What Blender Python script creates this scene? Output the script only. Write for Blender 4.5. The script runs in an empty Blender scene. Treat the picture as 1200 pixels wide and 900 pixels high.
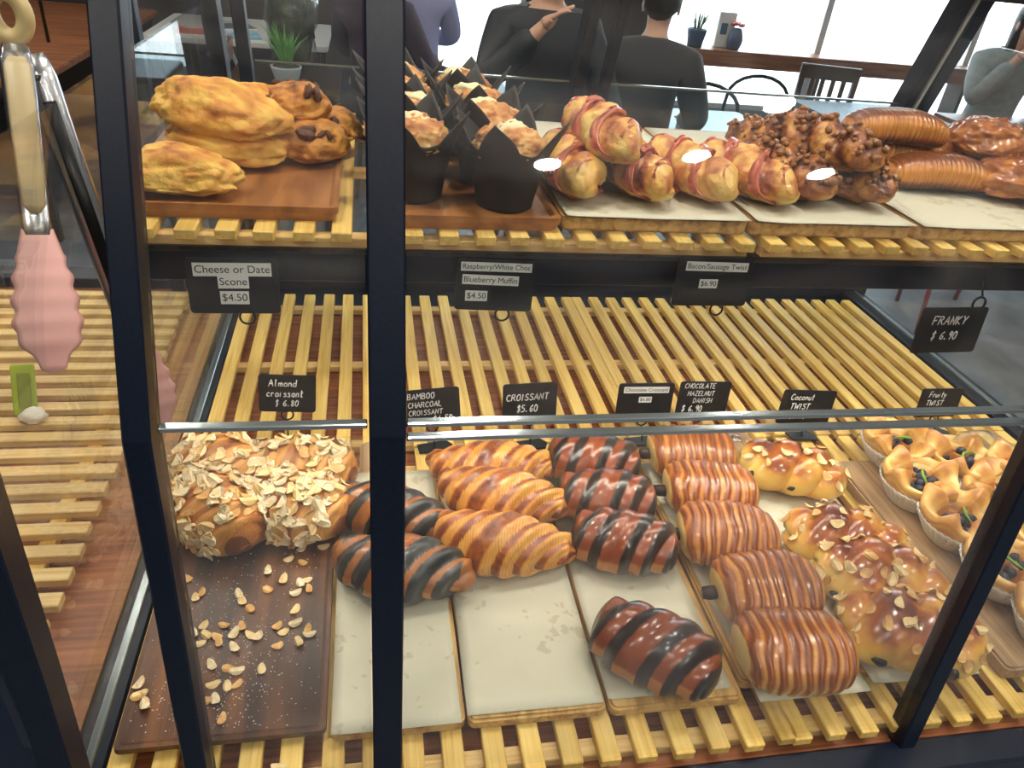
import bpy, bmesh, math, random
from mathutils import Vector, Matrix, noise
from mathutils.bvhtree import BVHTree
PI = math.pi
random.seed(7)
scn = bpy.context.scene
C = scn.collection

# ---------------------------------------------------------------- camera, world, exposure
cam = bpy.data.objects.new('camera', bpy.data.cameras.new('camera'))
C.objects.link(cam)
cam.location = (0.2468, -1.5038, 0.7391)
cam.rotation_euler = (1.0023, -0.0928, -0.1664)
cam.data.sensor_width = 36.0
cam.data.lens = 869.6 / 1200 * 36
cam.data.clip_start = 0.02
scn.camera = cam
scn.view_settings.view_transform = 'Standard'
scn.view_settings.look = 'None'
scn.view_settings.gamma = 1.0
scn.view_settings.use_curve_mapping = False
scn.view_settings.exposure = 0.55
scn.cycles.transparent_max_bounces = 24
scn.cycles.sample_clamp_indirect = 4.0

world = bpy.data.worlds.new('daylight'); scn.world = world; world.use_nodes = True
bgn = world.node_tree.nodes['Background']
bgn.inputs[0].default_value = (0.80, 0.91, 1.0, 1); bgn.inputs[1].default_value = 5.0

LAMP = 205.0          # ceiling lamps
FLOOR = -0.82
CEIL = 1.85

# ---------------------------------------------------------------- helpers
def lin(c):
    return tuple((v/12.92 if v <= .04045 else ((v+.055)/1.055)**2.4) for v in [x/255 for x in c])
def rgba(c): return (*lin(c), 1)

def newmat(name):
    m = bpy.data.materials.new(name); m.use_nodes = True
    nt = m.node_tree; b = nt.nodes['Principled BSDF']
    return m, nt, b
def N(nt, t, **kw):
    n = nt.nodes.new(t)
    for k, v in kw.items(): setattr(n, k, v)
    return n
def L(nt, a, b): nt.links.new(a, b)
def ramp(nt, stops, interp='LINEAR'):
    r = N(nt, 'ShaderNodeValToRGB'); r.color_ramp.interpolation = interp
    e = r.color_ramp.elements
    while len(e) < len(stops): e.new(.5)
    for el, (p, c) in zip(e, stops): el.position = p; el.color = rgba(c)
    return r
def coords(nt, scale, rand=True):
    tc = N(nt, 'ShaderNodeTexCoord'); mp = N(nt, 'ShaderNodeMapping')
    mp.inputs['Scale'].default_value = scale
    L(nt, tc.outputs['Object'], mp.inputs[0])
    if rand:
        oi = N(nt, 'ShaderNodeObjectInfo'); ml = N(nt, 'ShaderNodeMath', operation='MULTIPLY'); ml.inputs[1].default_value = 37.0
        L(nt, oi.outputs['Random'], ml.inputs[0]); L(nt, ml.outputs[0], mp.inputs['Location'])
    return mp.outputs[0]
def bump(nt, b, h, strength, dist=.002):
    bp = N(nt, 'ShaderNodeBump'); bp.inputs['Strength'].default_value = strength; bp.inputs['Distance'].default_value = dist
    L(nt, h, bp.inputs['Height']); L(nt, bp.outputs[0], b.inputs['Normal'])

def plain(name, c, rough=.5, metal=0., coat=0., c2=None, sc=60., bmp=0., spec=.5, sheen=0.):
    m, nt, b = newmat(name)
    b.inputs['Base Color'].default_value = rgba(c); b.inputs['Roughness'].default_value = rough
    b.inputs['Metallic'].default_value = metal; b.inputs['Coat Weight'].default_value = coat; b.inputs['Coat Roughness'].default_value = .1
    b.inputs['Specular IOR Level'].default_value = spec; b.inputs['Sheen Weight'].default_value = sheen
    if c2 or bmp:
        nz = N(nt, 'ShaderNodeTexNoise'); nz.inputs['Scale'].default_value = sc; nz.inputs['Detail'].default_value = 4
        L(nt, coords(nt, (1, 1, 1)), nz.inputs['Vector'])
        if c2:
            r = ramp(nt, [(.35, c), (.65, c2)]); L(nt, nz.outputs[0], r.inputs[0]); L(nt, r.outputs[0], b.inputs['Base Color'])
        if bmp: bump(nt, b, nz.outputs[0], bmp)
    return m
def wood(name, stops, scale, rough=.5, coat=0., vary=.12, bmp=.15, nscale=6.):
    """grain: noise stretched along one axis; each piece takes its own cut of it"""
    m, nt, b = newmat(name)
    nz = N(nt, 'ShaderNodeTexNoise'); nz.inputs['Scale'].default_value = nscale; nz.inputs['Detail'].default_value = 6; nz.inputs['Distortion'].default_value = .6
    L(nt, coords(nt, scale), nz.inputs['Vector'])
    r = ramp(nt, stops); L(nt, nz.outputs[0], r.inputs[0])
    oi = N(nt, 'ShaderNodeObjectInfo'); mr = N(nt, 'ShaderNodeMapRange'); mr.inputs[3].default_value = 1-vary; mr.inputs[4].default_value = 1+vary*.5
    L(nt, oi.outputs['Random'], mr.inputs[0])
    mx = N(nt, 'ShaderNodeVectorMath', operation='SCALE'); L(nt, r.outputs[0], mx.inputs[0]); L(nt, mr.outputs[0], mx.inputs['Scale'])
    L(nt, mx.outputs[0], b.inputs['Base Color'])
    b.inputs['Roughness'].default_value = rough; b.inputs['Coat Weight'].default_value = coat; b.inputs['Coat Roughness'].default_value = .25
    bump(nt, b, nz.outputs[0], bmp, .001)
    return m
def baked(name, stops, nscale=70., namt=.25, rough=.4, bmp=.4, coat=0., interp='LINEAR', dist=.002):
    """crust colour: a ramp over the mesh's own 'tone' attribute, broken up by noise"""
    m, nt, b = newmat(name)
    at = N(nt, 'ShaderNodeAttribute'); at.attribute_name = 'tone'
    nz = N(nt, 'ShaderNodeTexNoise'); nz.inputs['Scale'].default_value = nscale; nz.inputs['Detail'].default_value = 5
    L(nt, coords(nt, (1, 1, 1)), nz.inputs['Vector'])
    s = N(nt, 'ShaderNodeMath', operation='SUBTRACT'); s.inputs[1].default_value = .5; L(nt, nz.outputs[0], s.inputs[0])
    k = N(nt, 'ShaderNodeMath', operation='MULTIPLY_ADD'); k.inputs[1].default_value = namt*2
    L(nt, s.outputs[0], k.inputs[0]); L(nt, at.outputs['Fac'], k.inputs[2])
    r = ramp(nt, stops, interp); L(nt, k.outputs[0], r.inputs[0]); L(nt, r.outputs[0], b.inputs['Base Color'])
    b.inputs['Roughness'].default_value = rough; b.inputs['Coat Weight'].default_value = coat; b.inputs['Coat Roughness'].default_value = .18
    bump(nt, b, nz.outputs[0], bmp, dist)
    return m
def emit(name, c, s):
    m, nt, b = newmat(name)
    b.inputs['Base Color'].default_value = (*c, 1); b.inputs['Emission Color'].default_value = (*c, 1); b.inputs['Emission Strength'].default_value = s
    return m
def glassmat(name, tint=(.97, .985, .98), dust=.02, f0=.04):
    """thin pane: clear transmission, reflection that grows with the angle, a little dust and wiping smear"""
    m, nt, b = newmat(name); nt.nodes.remove(b)
    out = nt.nodes['Material Output']
    lw = N(nt, 'ShaderNodeLayerWeight'); lw.inputs[0].default_value = .5
    p = N(nt, 'ShaderNodeMath', operation='POWER'); p.inputs[1].default_value = 4.5; L(nt, lw.outputs['Facing'], p.inputs[0])
    k = N(nt, 'ShaderNodeMath', operation='MULTIPLY_ADD'); k.inputs[1].default_value = .7; k.inputs[2].default_value = f0; L(nt, p.outputs[0], k.inputs[0])
    tr = N(nt, 'ShaderNodeBsdfTransparent'); tr.inputs[0].default_value = (*tint, 1)
    gl = N(nt, 'ShaderNodeBsdfGlossy'); gl.inputs['Roughness'].default_value = .015
    mx = N(nt, 'ShaderNodeMixShader'); L(nt, k.outputs[0], mx.inputs[0]); L(nt, tr.outputs[0], mx.inputs[1]); L(nt, gl.outputs[0], mx.inputs[2])
    last = mx
    if dust:
        nz = N(nt, 'ShaderNodeTexNoise'); nz.inputs['Scale'].default_value = 4.; nz.inputs['Detail'].default_value = 8; nz.inputs['Distortion'].default_value = 1.5
        L(nt, coords(nt, (1, 1, 3)), nz.inputs['Vector'])
        mr = N(nt, 'ShaderNodeMapRange'); mr.inputs[1].default_value = .4; mr.inputs[2].default_value = .75; mr.inputs[3].default_value = dust*.25; mr.inputs[4].default_value = dust*2
        L(nt, nz.outputs[0], mr.inputs[0])
        df = N(nt, 'ShaderNodeBsdfTranslucent'); df.inputs[0].default_value = (.85, .92, 1, 1)
        m2 = N(nt, 'ShaderNodeMixShader'); L(nt, mr.outputs[0], m2.inputs[0]); L(nt, mx.outputs[0], m2.inputs[1]); L(nt, df.outputs[0], m2.inputs[2])
        last = m2
    L(nt, last.outputs[0], out.inputs[0])
    return m

def props(o, label=None, cat=None, group=None, kind=None):
    if label: o['label'] = label
    if cat: o['category'] = cat
    if group: o['group'] = group
    if kind: o['kind'] = kind
    return o
def thing(name, label, cat, loc=(0, 0, 0), rot=(0, 0, 0), group=None):
    o = bpy.data.objects.new(name, None); C.objects.link(o)
    o.empty_display_size = .05; o.location = loc; o.rotation_euler = rot
    return props(o, label, cat, group)
def link(name, me, mat=None, parent=None, loc=None, rot=None):
    o = bpy.data.objects.new(name, me); C.objects.link(o)
    if mat and not me.materials: me.materials.append(mat)
    if parent: o.parent = parent
    if loc is not None: o.location = loc
    if rot is not None: o.rotation_euler = rot
    return o
def mesh(name, vs, fs, smooth=True, tone=None):
    me = bpy.data.meshes.new(name); me.from_pydata([tuple(v) for v in vs], [], fs)
    if smooth: me.polygons.foreach_set('use_smooth', [True]*len(me.polygons))
    if tone is not None:
        a = me.attributes.new('tone', 'FLOAT', 'POINT'); a.data.foreach_set('value', tone)
    me.update(); return me
def bmmesh(name, bm, smooth=False):
    me = bpy.data.meshes.new(name); bmesh.ops.recalc_face_normals(bm, faces=bm.faces); bm.to_mesh(me); bm.free()
    if smooth: me.polygons.foreach_set('use_smooth', [True]*len(me.polygons))
    return me
_bc = {}
def boxme(sx, sy, sz, bev=0., seg=1, key=''):
    k = (round(sx, 4), round(sy, 4), round(sz, 4), bev, seg, key)
    if k in _bc: return _bc[k]
    bm = bmesh.new(); bmesh.ops.create_cube(bm, size=1)
    bmesh.ops.scale(bm, vec=(sx, sy, sz), verts=bm.verts)
    if bev: bmesh.ops.bevel(bm, geom=bm.edges[:], offset=bev, segments=seg, affect='EDGES', profile=.5)
    _bc[k] = bmmesh('box', bm); return _bc[k]
def box(name, lo, hi, mat, parent=None, bev=0., seg=1):
    """axis-aligned box between two corners"""
    s = [h-l for l, h in zip(lo, hi)]; c = [(h+l)/2 for l, h in zip(lo, hi)]
    return link(name, boxme(*s, bev, seg, mat.name), mat, parent, c)
def tubeme(pts, rad, seg=10, name='tube', closed=False, tone=None, cap=True):
    pts = [Vector(p) for p in pts]; n = len(pts)
    if not hasattr(rad, '__len__'): rad = [rad]*n
    vs, fs, tn = [], [], []
    up = None
    for i, p in enumerate(pts):
        a = pts[(i+1) % n] if (closed or i < n-1) else p; z = pts[i-1] if (closed or i > 0) else p
        t = (a-z).normalized()
        if up is None:
            up = t.orthogonal().normalized()
        up = (up - t*up.dot(t)).normalized(); sd = t.cross(up)
        for j in range(seg):
            th = 2*PI*j/seg; vs.append(p + (up*math.cos(th)+sd*math.sin(th))*rad[i])
            if tone: tn.append(tone[i])
    m = n if closed else n-1
    for i in range(m):
        for j in range(seg):
            a, b = i*seg+j, i*seg+(j+1) % seg; c, d = ((i+1) % n)*seg+(j+1) % seg, ((i+1) % n)*seg+j
            fs.append((a, b, c, d))
    if cap and not closed:
        fs.append(tuple(range(seg-1, -1, -1))); fs.append(tuple(range((n-1)*seg, n*seg)))
    return mesh(name, vs, fs, True, tn if tone else None)
def ringpts(c, r, n=20, ax='y'):
    o = []
    for i in range(n):
        a = 2*PI*i/n; x, y = r*math.cos(a), r*math.sin(a)
        o.append(Vector(c) + (Vector((x, 0, y)) if ax == 'y' else Vector((x, y, 0)) if ax == 'z' else Vector((0, x, y))))
    return o
def grid(nu, nv, f, wrap_v=True, name='surf', tone=True, cap=False):
    """surface over u in [0,1], v in [0,1): f returns (point, tone)"""
    vs, tn, fs = [], [], []
    for i in range(nu):
        for j in range(nv):
            p, t = f(i/(nu-1), j/nv if wrap_v else j/(nv-1)); vs.append(p); tn.append(t)
    for i in range(nu-1):
        for j in range(nv if wrap_v else nv-1):
            fs.append((i*nv+j, i*nv+(j+1) % nv, (i+1)*nv+(j+1) % nv, (i+1)*nv+j))
    if cap:
        fs.append(tuple(range(nv-1, -1, -1))); fs.append(tuple(range((nu-1)*nv, nu*nv)))
    me = mesh(name, vs, fs, True, tn if tone else None)
    if cap:                                                     # closed shape: make the faces look outwards
        bm = bmesh.new(); bm.from_mesh(me); bmesh.ops.recalc_face_normals(bm, faces=bm.faces); bm.to_mesh(me); bm.free(); me.update()
    return me
def merge(mes, name='merged'):
    vs, fs, tn = [], [], []; has = False
    for me in mes:
        o = len(vs); vs += [v.co.copy() for v in me.vertices]; fs += [tuple(i+o for i in p.vertices) for p in me.polygons]
        a = me.attributes.get('tone')
        if a: has = True; tn += [d.value for d in a.data]
        else: tn += [0.]*len(me.vertices)
    return mesh(name, vs, fs, True, tn if has else None)
def sm(a, b, x):
    t = min(1, max(0, (x-a)/(b-a))); return t*t*(3-2*t)
def fbm(p, o=4): return noise.fractal(p, 1.0, 2.0, o, noise_basis='PERLIN_ORIGINAL')
def dup(root, loc, rot=None, label=None, scale=None):
    r = root.copy(); C.objects.link(r); r.location = loc
    if rot is not None: r.rotation_euler = rot
    if scale: r.scale = scale
    if label: r['label'] = label
    for ch in root.children:
        c = ch.copy(); C.objects.link(c); c.parent = r
        for g in ch.children:
            d = g.copy(); C.objects.link(d); d.parent = c
    return r

# ---------------------------------------------------------------- materials
M = {}
M['slat'] = wood('bamboo_slat', [(.3, (216, 172, 84)), (.5, (236, 196, 106)), (.7, (244, 212, 128))], (30, 1.2, 30), .45, .1, .14, .08)
M['slatx'] = wood('bamboo_slat_across', [(.3, (200, 162, 96)), (.5, (224, 188, 122)), (.7, (234, 204, 142))], (1.2, 30, 30), .45, .1, .14, .08)
M['basewood'] = wood('red_wood_panel', [(.3, (108, 60, 34)), (.5, (150, 88, 52)), (.7, (178, 112, 70))], (1.2, 26, 26), .5, .1, 0, .1)
M['black'] = plain('black_powder_coat', (10, 19, 36), .38, spec=.4, c2=(13, 25, 46), sc=300, bmp=.05)
M['navy'] = plain('navy_panel', (14, 30, 54), .4)
M['seal'] = plain('grey_seal', (176, 180, 182), .4)
M['edge'] = plain('polished_glass_edge', (196, 206, 208), .16, metal=.9)
M['chrome'] = plain('brushed_steel', (196, 198, 202), .25, metal=1.)
M['glass'] = glassmat('case_glass', dust=.035)
M['backglass'] = glassmat('rear_glass', (.86, .93, .95), .02)
M['shelfglass'] = glassmat('shelf_glass', (.95, .98, .97), 0)
M['darktray'] = wood('acacia_tray', [(.3, (52, 28, 15)), (.5, (84, 50, 28)), (.72, (128, 80, 40))], (12, 1.4, 12), .42, .15, .05, .1, 4)
M['redtray'] = wood('brown_wood_tray', [(.3, (118, 72, 36)), (.5, (160, 102, 54)), (.72, (184, 126, 74))], (9, 1.6, 9), .32, .4, .05, .1, 4)
M['board'] = wood('pale_board', [(.3, (150, 108, 56)), (.5, (200, 158, 92)), (.72, (222, 184, 118))], (16, 1.2, 16), .5, .1, .1, .1)
M['greyboard'] = wood('weathered_board', [(.3, (128, 98, 68)), (.5, (166, 132, 96)), (.72, (184, 152, 112))], (16, 1.2, 16), .5, .1, .1, .1)
M['chalk'] = plain('slate_card', (17, 20, 27), .45, c2=(24, 28, 36), sc=40)
M['ink'] = plain('white_chalk_ink', (226, 228, 230), .7)
M['labelpaper'] = plain('white_label_tape', (226, 228, 226), .5)
M['print'] = plain('black_print', (22, 22, 24), .6)
M['wire'] = plain('black_wire', (14, 14, 16), .35, metal=.3)
M['pink'] = plain('pink_silicone', (216, 164, 158), .45, spec=.4)
M['beige'] = plain('beige_grip', (186, 168, 128), .4)
M['yellowring'] = plain('cream_plastic', (212, 190, 138), .4)
M['liner'] = plain('black_muffin_paper', (30, 25, 24), .55, c2=(40, 33, 30), sc=90, bmp=.2)
M['cup'] = plain('white_cup_paper', (226, 224, 218), .7)
M['berry'] = plain('blueberry', (24, 26, 42), .35, c2=(40, 44, 66), sc=80)
M['leaf'] = plain('green_garnish', (120, 170, 50), .5)
M['fruit'] = plain('strawberry', (196, 42, 34), .25, coat=.6, c2=(220, 90, 64), sc=50)
M['raisin'] = plain('raisin', (38, 24, 18), .4, bmp=.4, sc=200)
M['choc'] = plain('chocolate_stick', (48, 24, 16), .4)
M['cream'] = plain('white_chocolate', (240, 226, 178), .4)
M['almond'] = plain('almond_flake', (228, 190, 128), .55, c2=(240, 212, 160), sc=120)
M['almondt'] = plain('toasted_almond_flake', (206, 148, 78), .55, c2=(228, 184, 120), sc=120)
M['almondw'] = plain('sugared_almond_flake', (236, 222, 194), .7, c2=(226, 196, 142), sc=200)
M['bacon'] = plain('bacon', (184, 76, 54), .3, coat=.4, c2=(214, 128, 96), sc=60, bmp=.3)
M['sugar'] = plain('icing_sugar', (240, 238, 234), .9)
def papermat():
    m, nt, b = newmat('baking_paper')
    v = coords(nt, (1, 1, 1))
    nz = N(nt, 'ShaderNodeTexNoise'); nz.inputs['Scale'].default_value = 62; nz.inputs['Detail'].default_value = 5; L(nt, v, nz.inputs['Vector'])
    n2 = N(nt, 'ShaderNodeTexNoise'); n2.inputs['Scale'].default_value = 7; L(nt, v, n2.inputs['Vector'])
    ml = N(nt, 'ShaderNodeMath', operation='MULTIPLY'); L(nt, nz.outputs[0], ml.inputs[0]); L(nt, n2.outputs[0], ml.inputs[1])
    r = ramp(nt, [(.345, (206, 200, 178)), (.37, (190, 180, 154))]); L(nt, ml.outputs[0], r.inputs[0])
    L(nt, r.outputs[0], b.inputs['Base Color']); b.inputs['Roughness'].default_value = .6
    bump(nt, b, n2.outputs[0], .2, .004)
    return m
M['paper'] = papermat()
M['croissant'] = baked('croissant_crust', [(.0, (230, 172, 84)), (.3, (206, 132, 52)), (.55, (168, 90, 34)), (.85, (102, 46, 20))], 170, .26, .34, .5, .35)
M['striped'] = baked('chocolate_striped_crust', [(.0, (206, 140, 72)), (.3, (150, 74, 34)), (.56, (112, 46, 24)), (.62, (58, 40, 30)), (1., (34, 25, 21))], 120, .05, .3, .25, .55)
M['charcoal'] = baked('charcoal_crust', [(.0, (200, 138, 66)), (.3, (164, 98, 44)), (.56, (122, 66, 32)), (.62, (50, 50, 48)), (1., (30, 31, 31))], 120, .05, .34, .4, .4)
M['pain'] = baked('pain_crust', [(.0, (240, 204, 128)), (.3, (222, 160, 78)), (.55, (178, 100, 42)), (.95, (112, 52, 22))], 140, .12, .32, .4, .45)
M['twist'] = baked('twist_crust', [(.0, (240, 202, 112)), (.35, (226, 164, 74)), (.6, (172, 92, 40)), (.95, (104, 44, 22))], 60, .22, .28, .25, .6)
M['danish'] = baked('danish_crust', [(.0, (240, 206, 134)), (.35, (226, 172, 92)), (.65, (194, 128, 62)), (.95, (150, 84, 40))], 90, .18, .36, .3, .3)
M['cheese'] = baked('cheese_scone_crust', [(.0, (242, 206, 112)), (.35, (232, 184, 84)), (.65, (214, 146, 58)), (.95, (170, 96, 40))], 75, .30, .6, 1., 0, dist=.004)
M['date'] = baked('date_scone_crust', [(.0, (232, 180, 84)), (.4, (206, 142, 60)), (.7, (172, 104, 44)), (.95, (96, 52, 28))], 80, .30, .6, 1., 0, dist=.004)
M['muffin'] = baked('muffin_crust', [(.0, (240, 208, 150)), (.4, (222, 166, 96)), (.7, (190, 118, 58)), (.95, (140, 78, 38))], 60, .3, .55, .8, 0, dist=.003)
M['bacontwist'] = baked('bacon_twist_crust', [(.0, (244, 208, 120)), (.4, (228, 174, 84)), (.65, (198, 122, 58)), (.95, (150, 76, 46))], 85, .36, .4, .9, .2, dist=.004)
M['sausage'] = baked('sausage_twist_crust', [(.0, (214, 156, 78)), (.3, (176, 106, 48)), (.55, (126, 66, 30)), (.9, (72, 36, 20))], 85, .4, .35, 1., .35, dist=.005)
M['loaf'] = baked('loaf_crust', [(.0, (226, 168, 84)), (.35, (196, 122, 52)), (.6, (136, 74, 34)), (.95, (60, 32, 18))], 90, .12, .34, .3, .4)
M['glazed'] = baked('glazed_bun_crust', [(.0, (214, 150, 72)), (.4, (176, 104, 46)), (.7, (138, 72, 32)), (.95, (92, 44, 22))], 40, .34, .25, .6, .6, dist=.003)
M['almondc'] = baked('almond_croissant_crust', [(.0, (226, 166, 90)), (.5, (190, 120, 56)), (.95, (120, 64, 32))], 90, .2, .45, .6, .1)
M['lamp'] = emit('lamp_diffuser', (1., .93, .81), LAMP)

# ---------------------------------------------------------------- the room
def floormat():
    m, nt, b = newmat('grey_concrete_floor')
    nz = N(nt, 'ShaderNodeTexNoise'); nz.inputs['Scale'].default_value = 3.2; nz.inputs['Detail'].default_value = 9; nz.inputs['Distortion'].default_value = .8
    L(nt, coords(nt, (1, 1, 1), False), nz.inputs['Vector'])
    r = ramp(nt, [(.3, (84, 90, 100)), (.5, (108, 114, 124)), (.7, (134, 140, 148))]); L(nt, nz.outputs[0], r.inputs[0])
    L(nt, r.outputs[0], b.inputs['Base Color']); b.inputs['Roughness'].default_value = .45
    return m
M['floor'] = floormat()
M['wall'] = plain('painted_wall', (150, 146, 140), .8)
M['darkwall'] = plain('dark_brick_paint', (58, 52, 50), .8)
M['ceil'] = plain('white_ceiling', (206, 204, 200), .9)
M['windowframe'] = plain('white_window_frame', (214, 214, 212), .5)
M['tablewood'] = wood('cafe_table_wood', [(.3, (92, 54, 34)), (.5, (134, 84, 54)), (.72, (164, 110, 74))], (1.2, 12, 12), .4, .2, .05, .05, 3)
M['pavement'] = plain('pale_pavement', (210, 208, 202), .8)
def struct(o): o['kind'] = 'structure'; return o
X0, X1, Y0, Y1 = -4.0, 7.6, -4.6, 5.2
struct(box('floor', (X0, Y0, FLOOR-.05), (X1, Y1, FLOOR), M['floor']))
struct(box('ceiling', (X0, Y0, CEIL), (X1, Y1, CEIL+.05), M['ceil']))
struct(box('wall_left', (X0-.1, Y0, FLOOR), (X0, Y1, CEIL), M['darkwall']))
struct(box('wall_right', (X1, Y0, FLOOR), (X1+.1, Y1, CEIL), M['wall']))
struct(box('wall_front', (X0, Y0-.1, FLOOR), (X1, Y0, CEIL), M['darkwall']))
WX0, WX1, WZ0, WZ1 = 2.62, 7.2, -.62, 1.55
wb = thing('wall_back', None, None); struct(wb)
box('wall_section', (X0, Y1, FLOOR), (.75, Y1+.15, CEIL), M['darkwall'], wb)
box('wall_section', (1.55, Y1, FLOOR), (WX0, Y1+.15, CEIL), M['darkwall'], wb)
box('wall_section', (WX0, Y1, FLOOR), (WX1, Y1+.15, WZ0), M['wall'], wb)
box('wall_section', (WX1, Y1, FLOOR), (X1, Y1+.15, CEIL), M['wall'], wb)
box('wall_section', (WX0, Y1, WZ1), (WX1, Y1+.15, CEIL), M['wall'], wb)
box('wall_section', (.75, Y1, WZ1), (1.55, Y1+.15, CEIL), M['wall'], wb)
box('wall_section', (.75, Y1, FLOOR), (1.55, Y1+.15, -.62), M['wall'], wb)
M['pane'] = glassmat('window_glass', (.98, .99, 1.), 0)
w1 = struct(thing('window_1', None, None))
for a, b_ in ((WX0, WX0+.05), (4.25, 4.31), (5.8, 5.86), (WX1-.05, WX1)):
    box('mullion', (a, Y1+.02, WZ0), (b_, Y1+.1, WZ1), M['windowframe'], w1)
box('frame_rail', (WX0, Y1+.02, WZ0), (WX1, Y1+.1, WZ0+.04), M['windowframe'], w1)
box('frame_rail', (WX0, Y1+.02, WZ1-.05), (WX1, Y1+.1, WZ1), M['windowframe'], w1)
for a, b_ in ((WX0+.05, 4.25), (4.31, 5.8), (5.86, WX1-.05)):
    box('pane', (a, Y1+.05, WZ0+.04), (b_, Y1+.056, WZ1-.05), M['pane'], w1)
LZ = -.10
led = thing('window_ledge', 'brown wooden ledge running along the bright window', 'ledge', ((WX0+WX1)/2, Y1-.12, FLOOR))
link('ledge_board', boxme(WX1-WX0, .26, .13, .006, 1, 'ledge'), M['tablewood'], led, (0, 0, LZ-.065-FLOOR))
for x in (-2.2, -.7, .8, 2.2): link('bracket', boxme(.04, .22, LZ-.13-FLOOR, .003, 1, 'bracket'), M['darkwall'], led, (x, 0, (LZ-.13-FLOOR)/2))
w2 = struct(thing('window_2', None, None))
box('frame_rail', (.75, Y1+.02, -.62), (1.55, Y1+.1, -.56), M['windowframe'], w2)
box('pane', (.75, Y1+.05, -.56), (1.55, Y1+.056, WZ1), M['pane'], w2)
for x in (.75, 1.51): box('mullion', (x, Y1+.02, -.56), (x+.04, Y1+.1, WZ1), M['windowframe'], w2)
struct(box('pavement', (X0-6, Y1+.15, FLOOR-.1), (X1+8, Y1+14, FLOOR-.03), M['pavement']))
for (a, b_, z0) in ((WX0, WX1, WZ0), (.75, 1.55, -.56)):           # daylight enters by the windows: portals for the sky
    ld = bpy.data.lights.new('window_daylight', 'AREA'); ld.shape = 'RECTANGLE'; ld.size = b_-a; ld.size_y = WZ1-z0
    ld.cycles.is_portal = True
    lo = bpy.data.objects.new('window_daylight', ld); C.objects.link(lo); lo.location = ((a+b_)/2, Y1+.14, (z0+WZ1)/2); lo.rotation_euler = (-PI/2, 0, 0)

# ceiling downlights
def ceiling_lamp():
    t = thing('ceiling_light', '', 'ceiling light', (0, 0, CEIL), group='round ceiling downlights')
    link('trim_ring', tubeme(ringpts((0, 0, -.006), .112, 32, 'z'), .012, 8, closed=True), M['seal'], t)
    bm = bmesh.new(); bmesh.ops.create_circle(bm, cap_ends=True, segments=32, radius=.105)
    bmesh.ops.translate(bm, verts=bm.verts, vec=(0, 0, -.012))
    for f in bm.faces: f.normal_update()
    bmesh.ops.reverse_faces(bm, faces=bm.faces)
    me = bpy.data.meshes.new('diffuser'); bm.to_mesh(me); bm.free()
    link('diffuser', me, M['lamp'], t)
    return t
spots = [(1.027, -3.452), (1.665, -3.314), (1.812, -2.883), (2.339, -3.426), (-.6, -2.4), (.35, -2.1), (1.25, -1.6), (-.35, -.9), (.55, -.55), (1.45, -.5), (2.4, -1.2), (-.5, .7), (.7, 1.0), (2.0, 1.3), (3.6, .6), (-2.2, 1.6), (3.4, 3.2), (.8, 3.2), (-1.6, 3.6), (-1.5, .6), (-1.0, 2.2), (-2.4, 2.9), (-2.6, .8)]  # the last few are unseen extra lamps, added to brighten the floor at left
cl = ceiling_lamp()
for i, (x, y) in enumerate(spots):
    o = cl if i == 0 else dup(cl, (x, y, CEIL))
    if i < 4: o.scale = (.56, .56, 1)
    o.location = (x, y, CEIL); o['label'] = 'round recessed ceiling downlight of a set partly added for light, above the counter and seating'

# ---------------------------------------------------------------- the display case
FB, FJ, FT = (-1.108, -.03), (-1.065, .42), (-.945, .715)      # front profile (y, z): base, joint, top
RB, RJ, RT = (.115, -.06), (.085, .44), (.0, .715)             # rear profile, leaning in towards the top
case = thing('display_case', 'black framed glass pastry case with slanted front panes', 'display case', (.725, -.5, FLOOR))
def put(o, parent):           # parent without moving: parts are modelled in world coordinates
    o.parent = parent; o.matrix_parent_inverse = parent.matrix_world.inverted(); return o
bpy.context.view_layer.update()
def cpart(name, lo, hi, mat, bev=0.): return put(box(name, lo, hi, mat, None, bev), case)
def profile_post(name, x, w, d, prof, mat, sgn=1, par=None):
    """bar of width w along a bent (y,z) profile, d deep towards the inside"""
    vs, fs = [], []
    for y, z in prof:
        for dx, dy in ((-w/2, 0), (w/2, 0), (w/2, d*sgn), (-w/2, d*sgn)): vs.append((x+dx, y+dy, z))
    for i in range(len(prof)-1):
        for j in range(4): fs.append((i*4+j, i*4+(j+1) % 4, i*4+4+(j+1) % 4, i*4+4+j))
    fs.append((3, 2, 1, 0)); n = len(prof)*4; fs.append((n-4, n-3, n-2, n-1))
    bm = bmesh.new(); bv = [bm.verts.new(v) for v in vs]
    for f in fs: bm.faces.new([bv[k] for k in f])
    bmesh.ops.recalc_face_normals(bm, faces=bm.faces)
    bmesh.ops.bevel(bm, geom=bm.edges[:], offset=.0015, segments=1, affect='EDGES')
    return put(link(name, bmmesh(name, bm), mat), par or case)
for x, w, d in ((.0895, .019, .03), (.2595, .0265, .03), (.845, .021, .026), (1.478, .024, .03)):
    profile_post('front_post', x, w, d, (FB, (-1.066, .408), FT), M['black'])
for x, w, d in ((-.03, .03, .05), (.02, .024, .03), (.684, .024, .05), (.742, .02, .03), (1.462, .022, .05), (1.505, .03, .05)):
    profile_post('rear_post', x, w, d, (RB, RJ, RT), M['black'])
profile_post('door_seal', 1.482, .008, .03, (RB, RJ, RT), M['seal'])
cpart('cabinet_body', (-.052, -1.125, FLOOR), (1.53, .17, -.052), M['black'])
cpart('front_rail', (-.05, -1.135, -.10), (1.53, -1.096, -.022), M['black'], .003)
cpart('rear_rail', (-.05, .075, -.052), (1.53, .16, .03), M['black'], .003)
cpart('top_rail', (-.05, -.955, .715), (1.53, -.905, .75), M['black'], .003)
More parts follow.
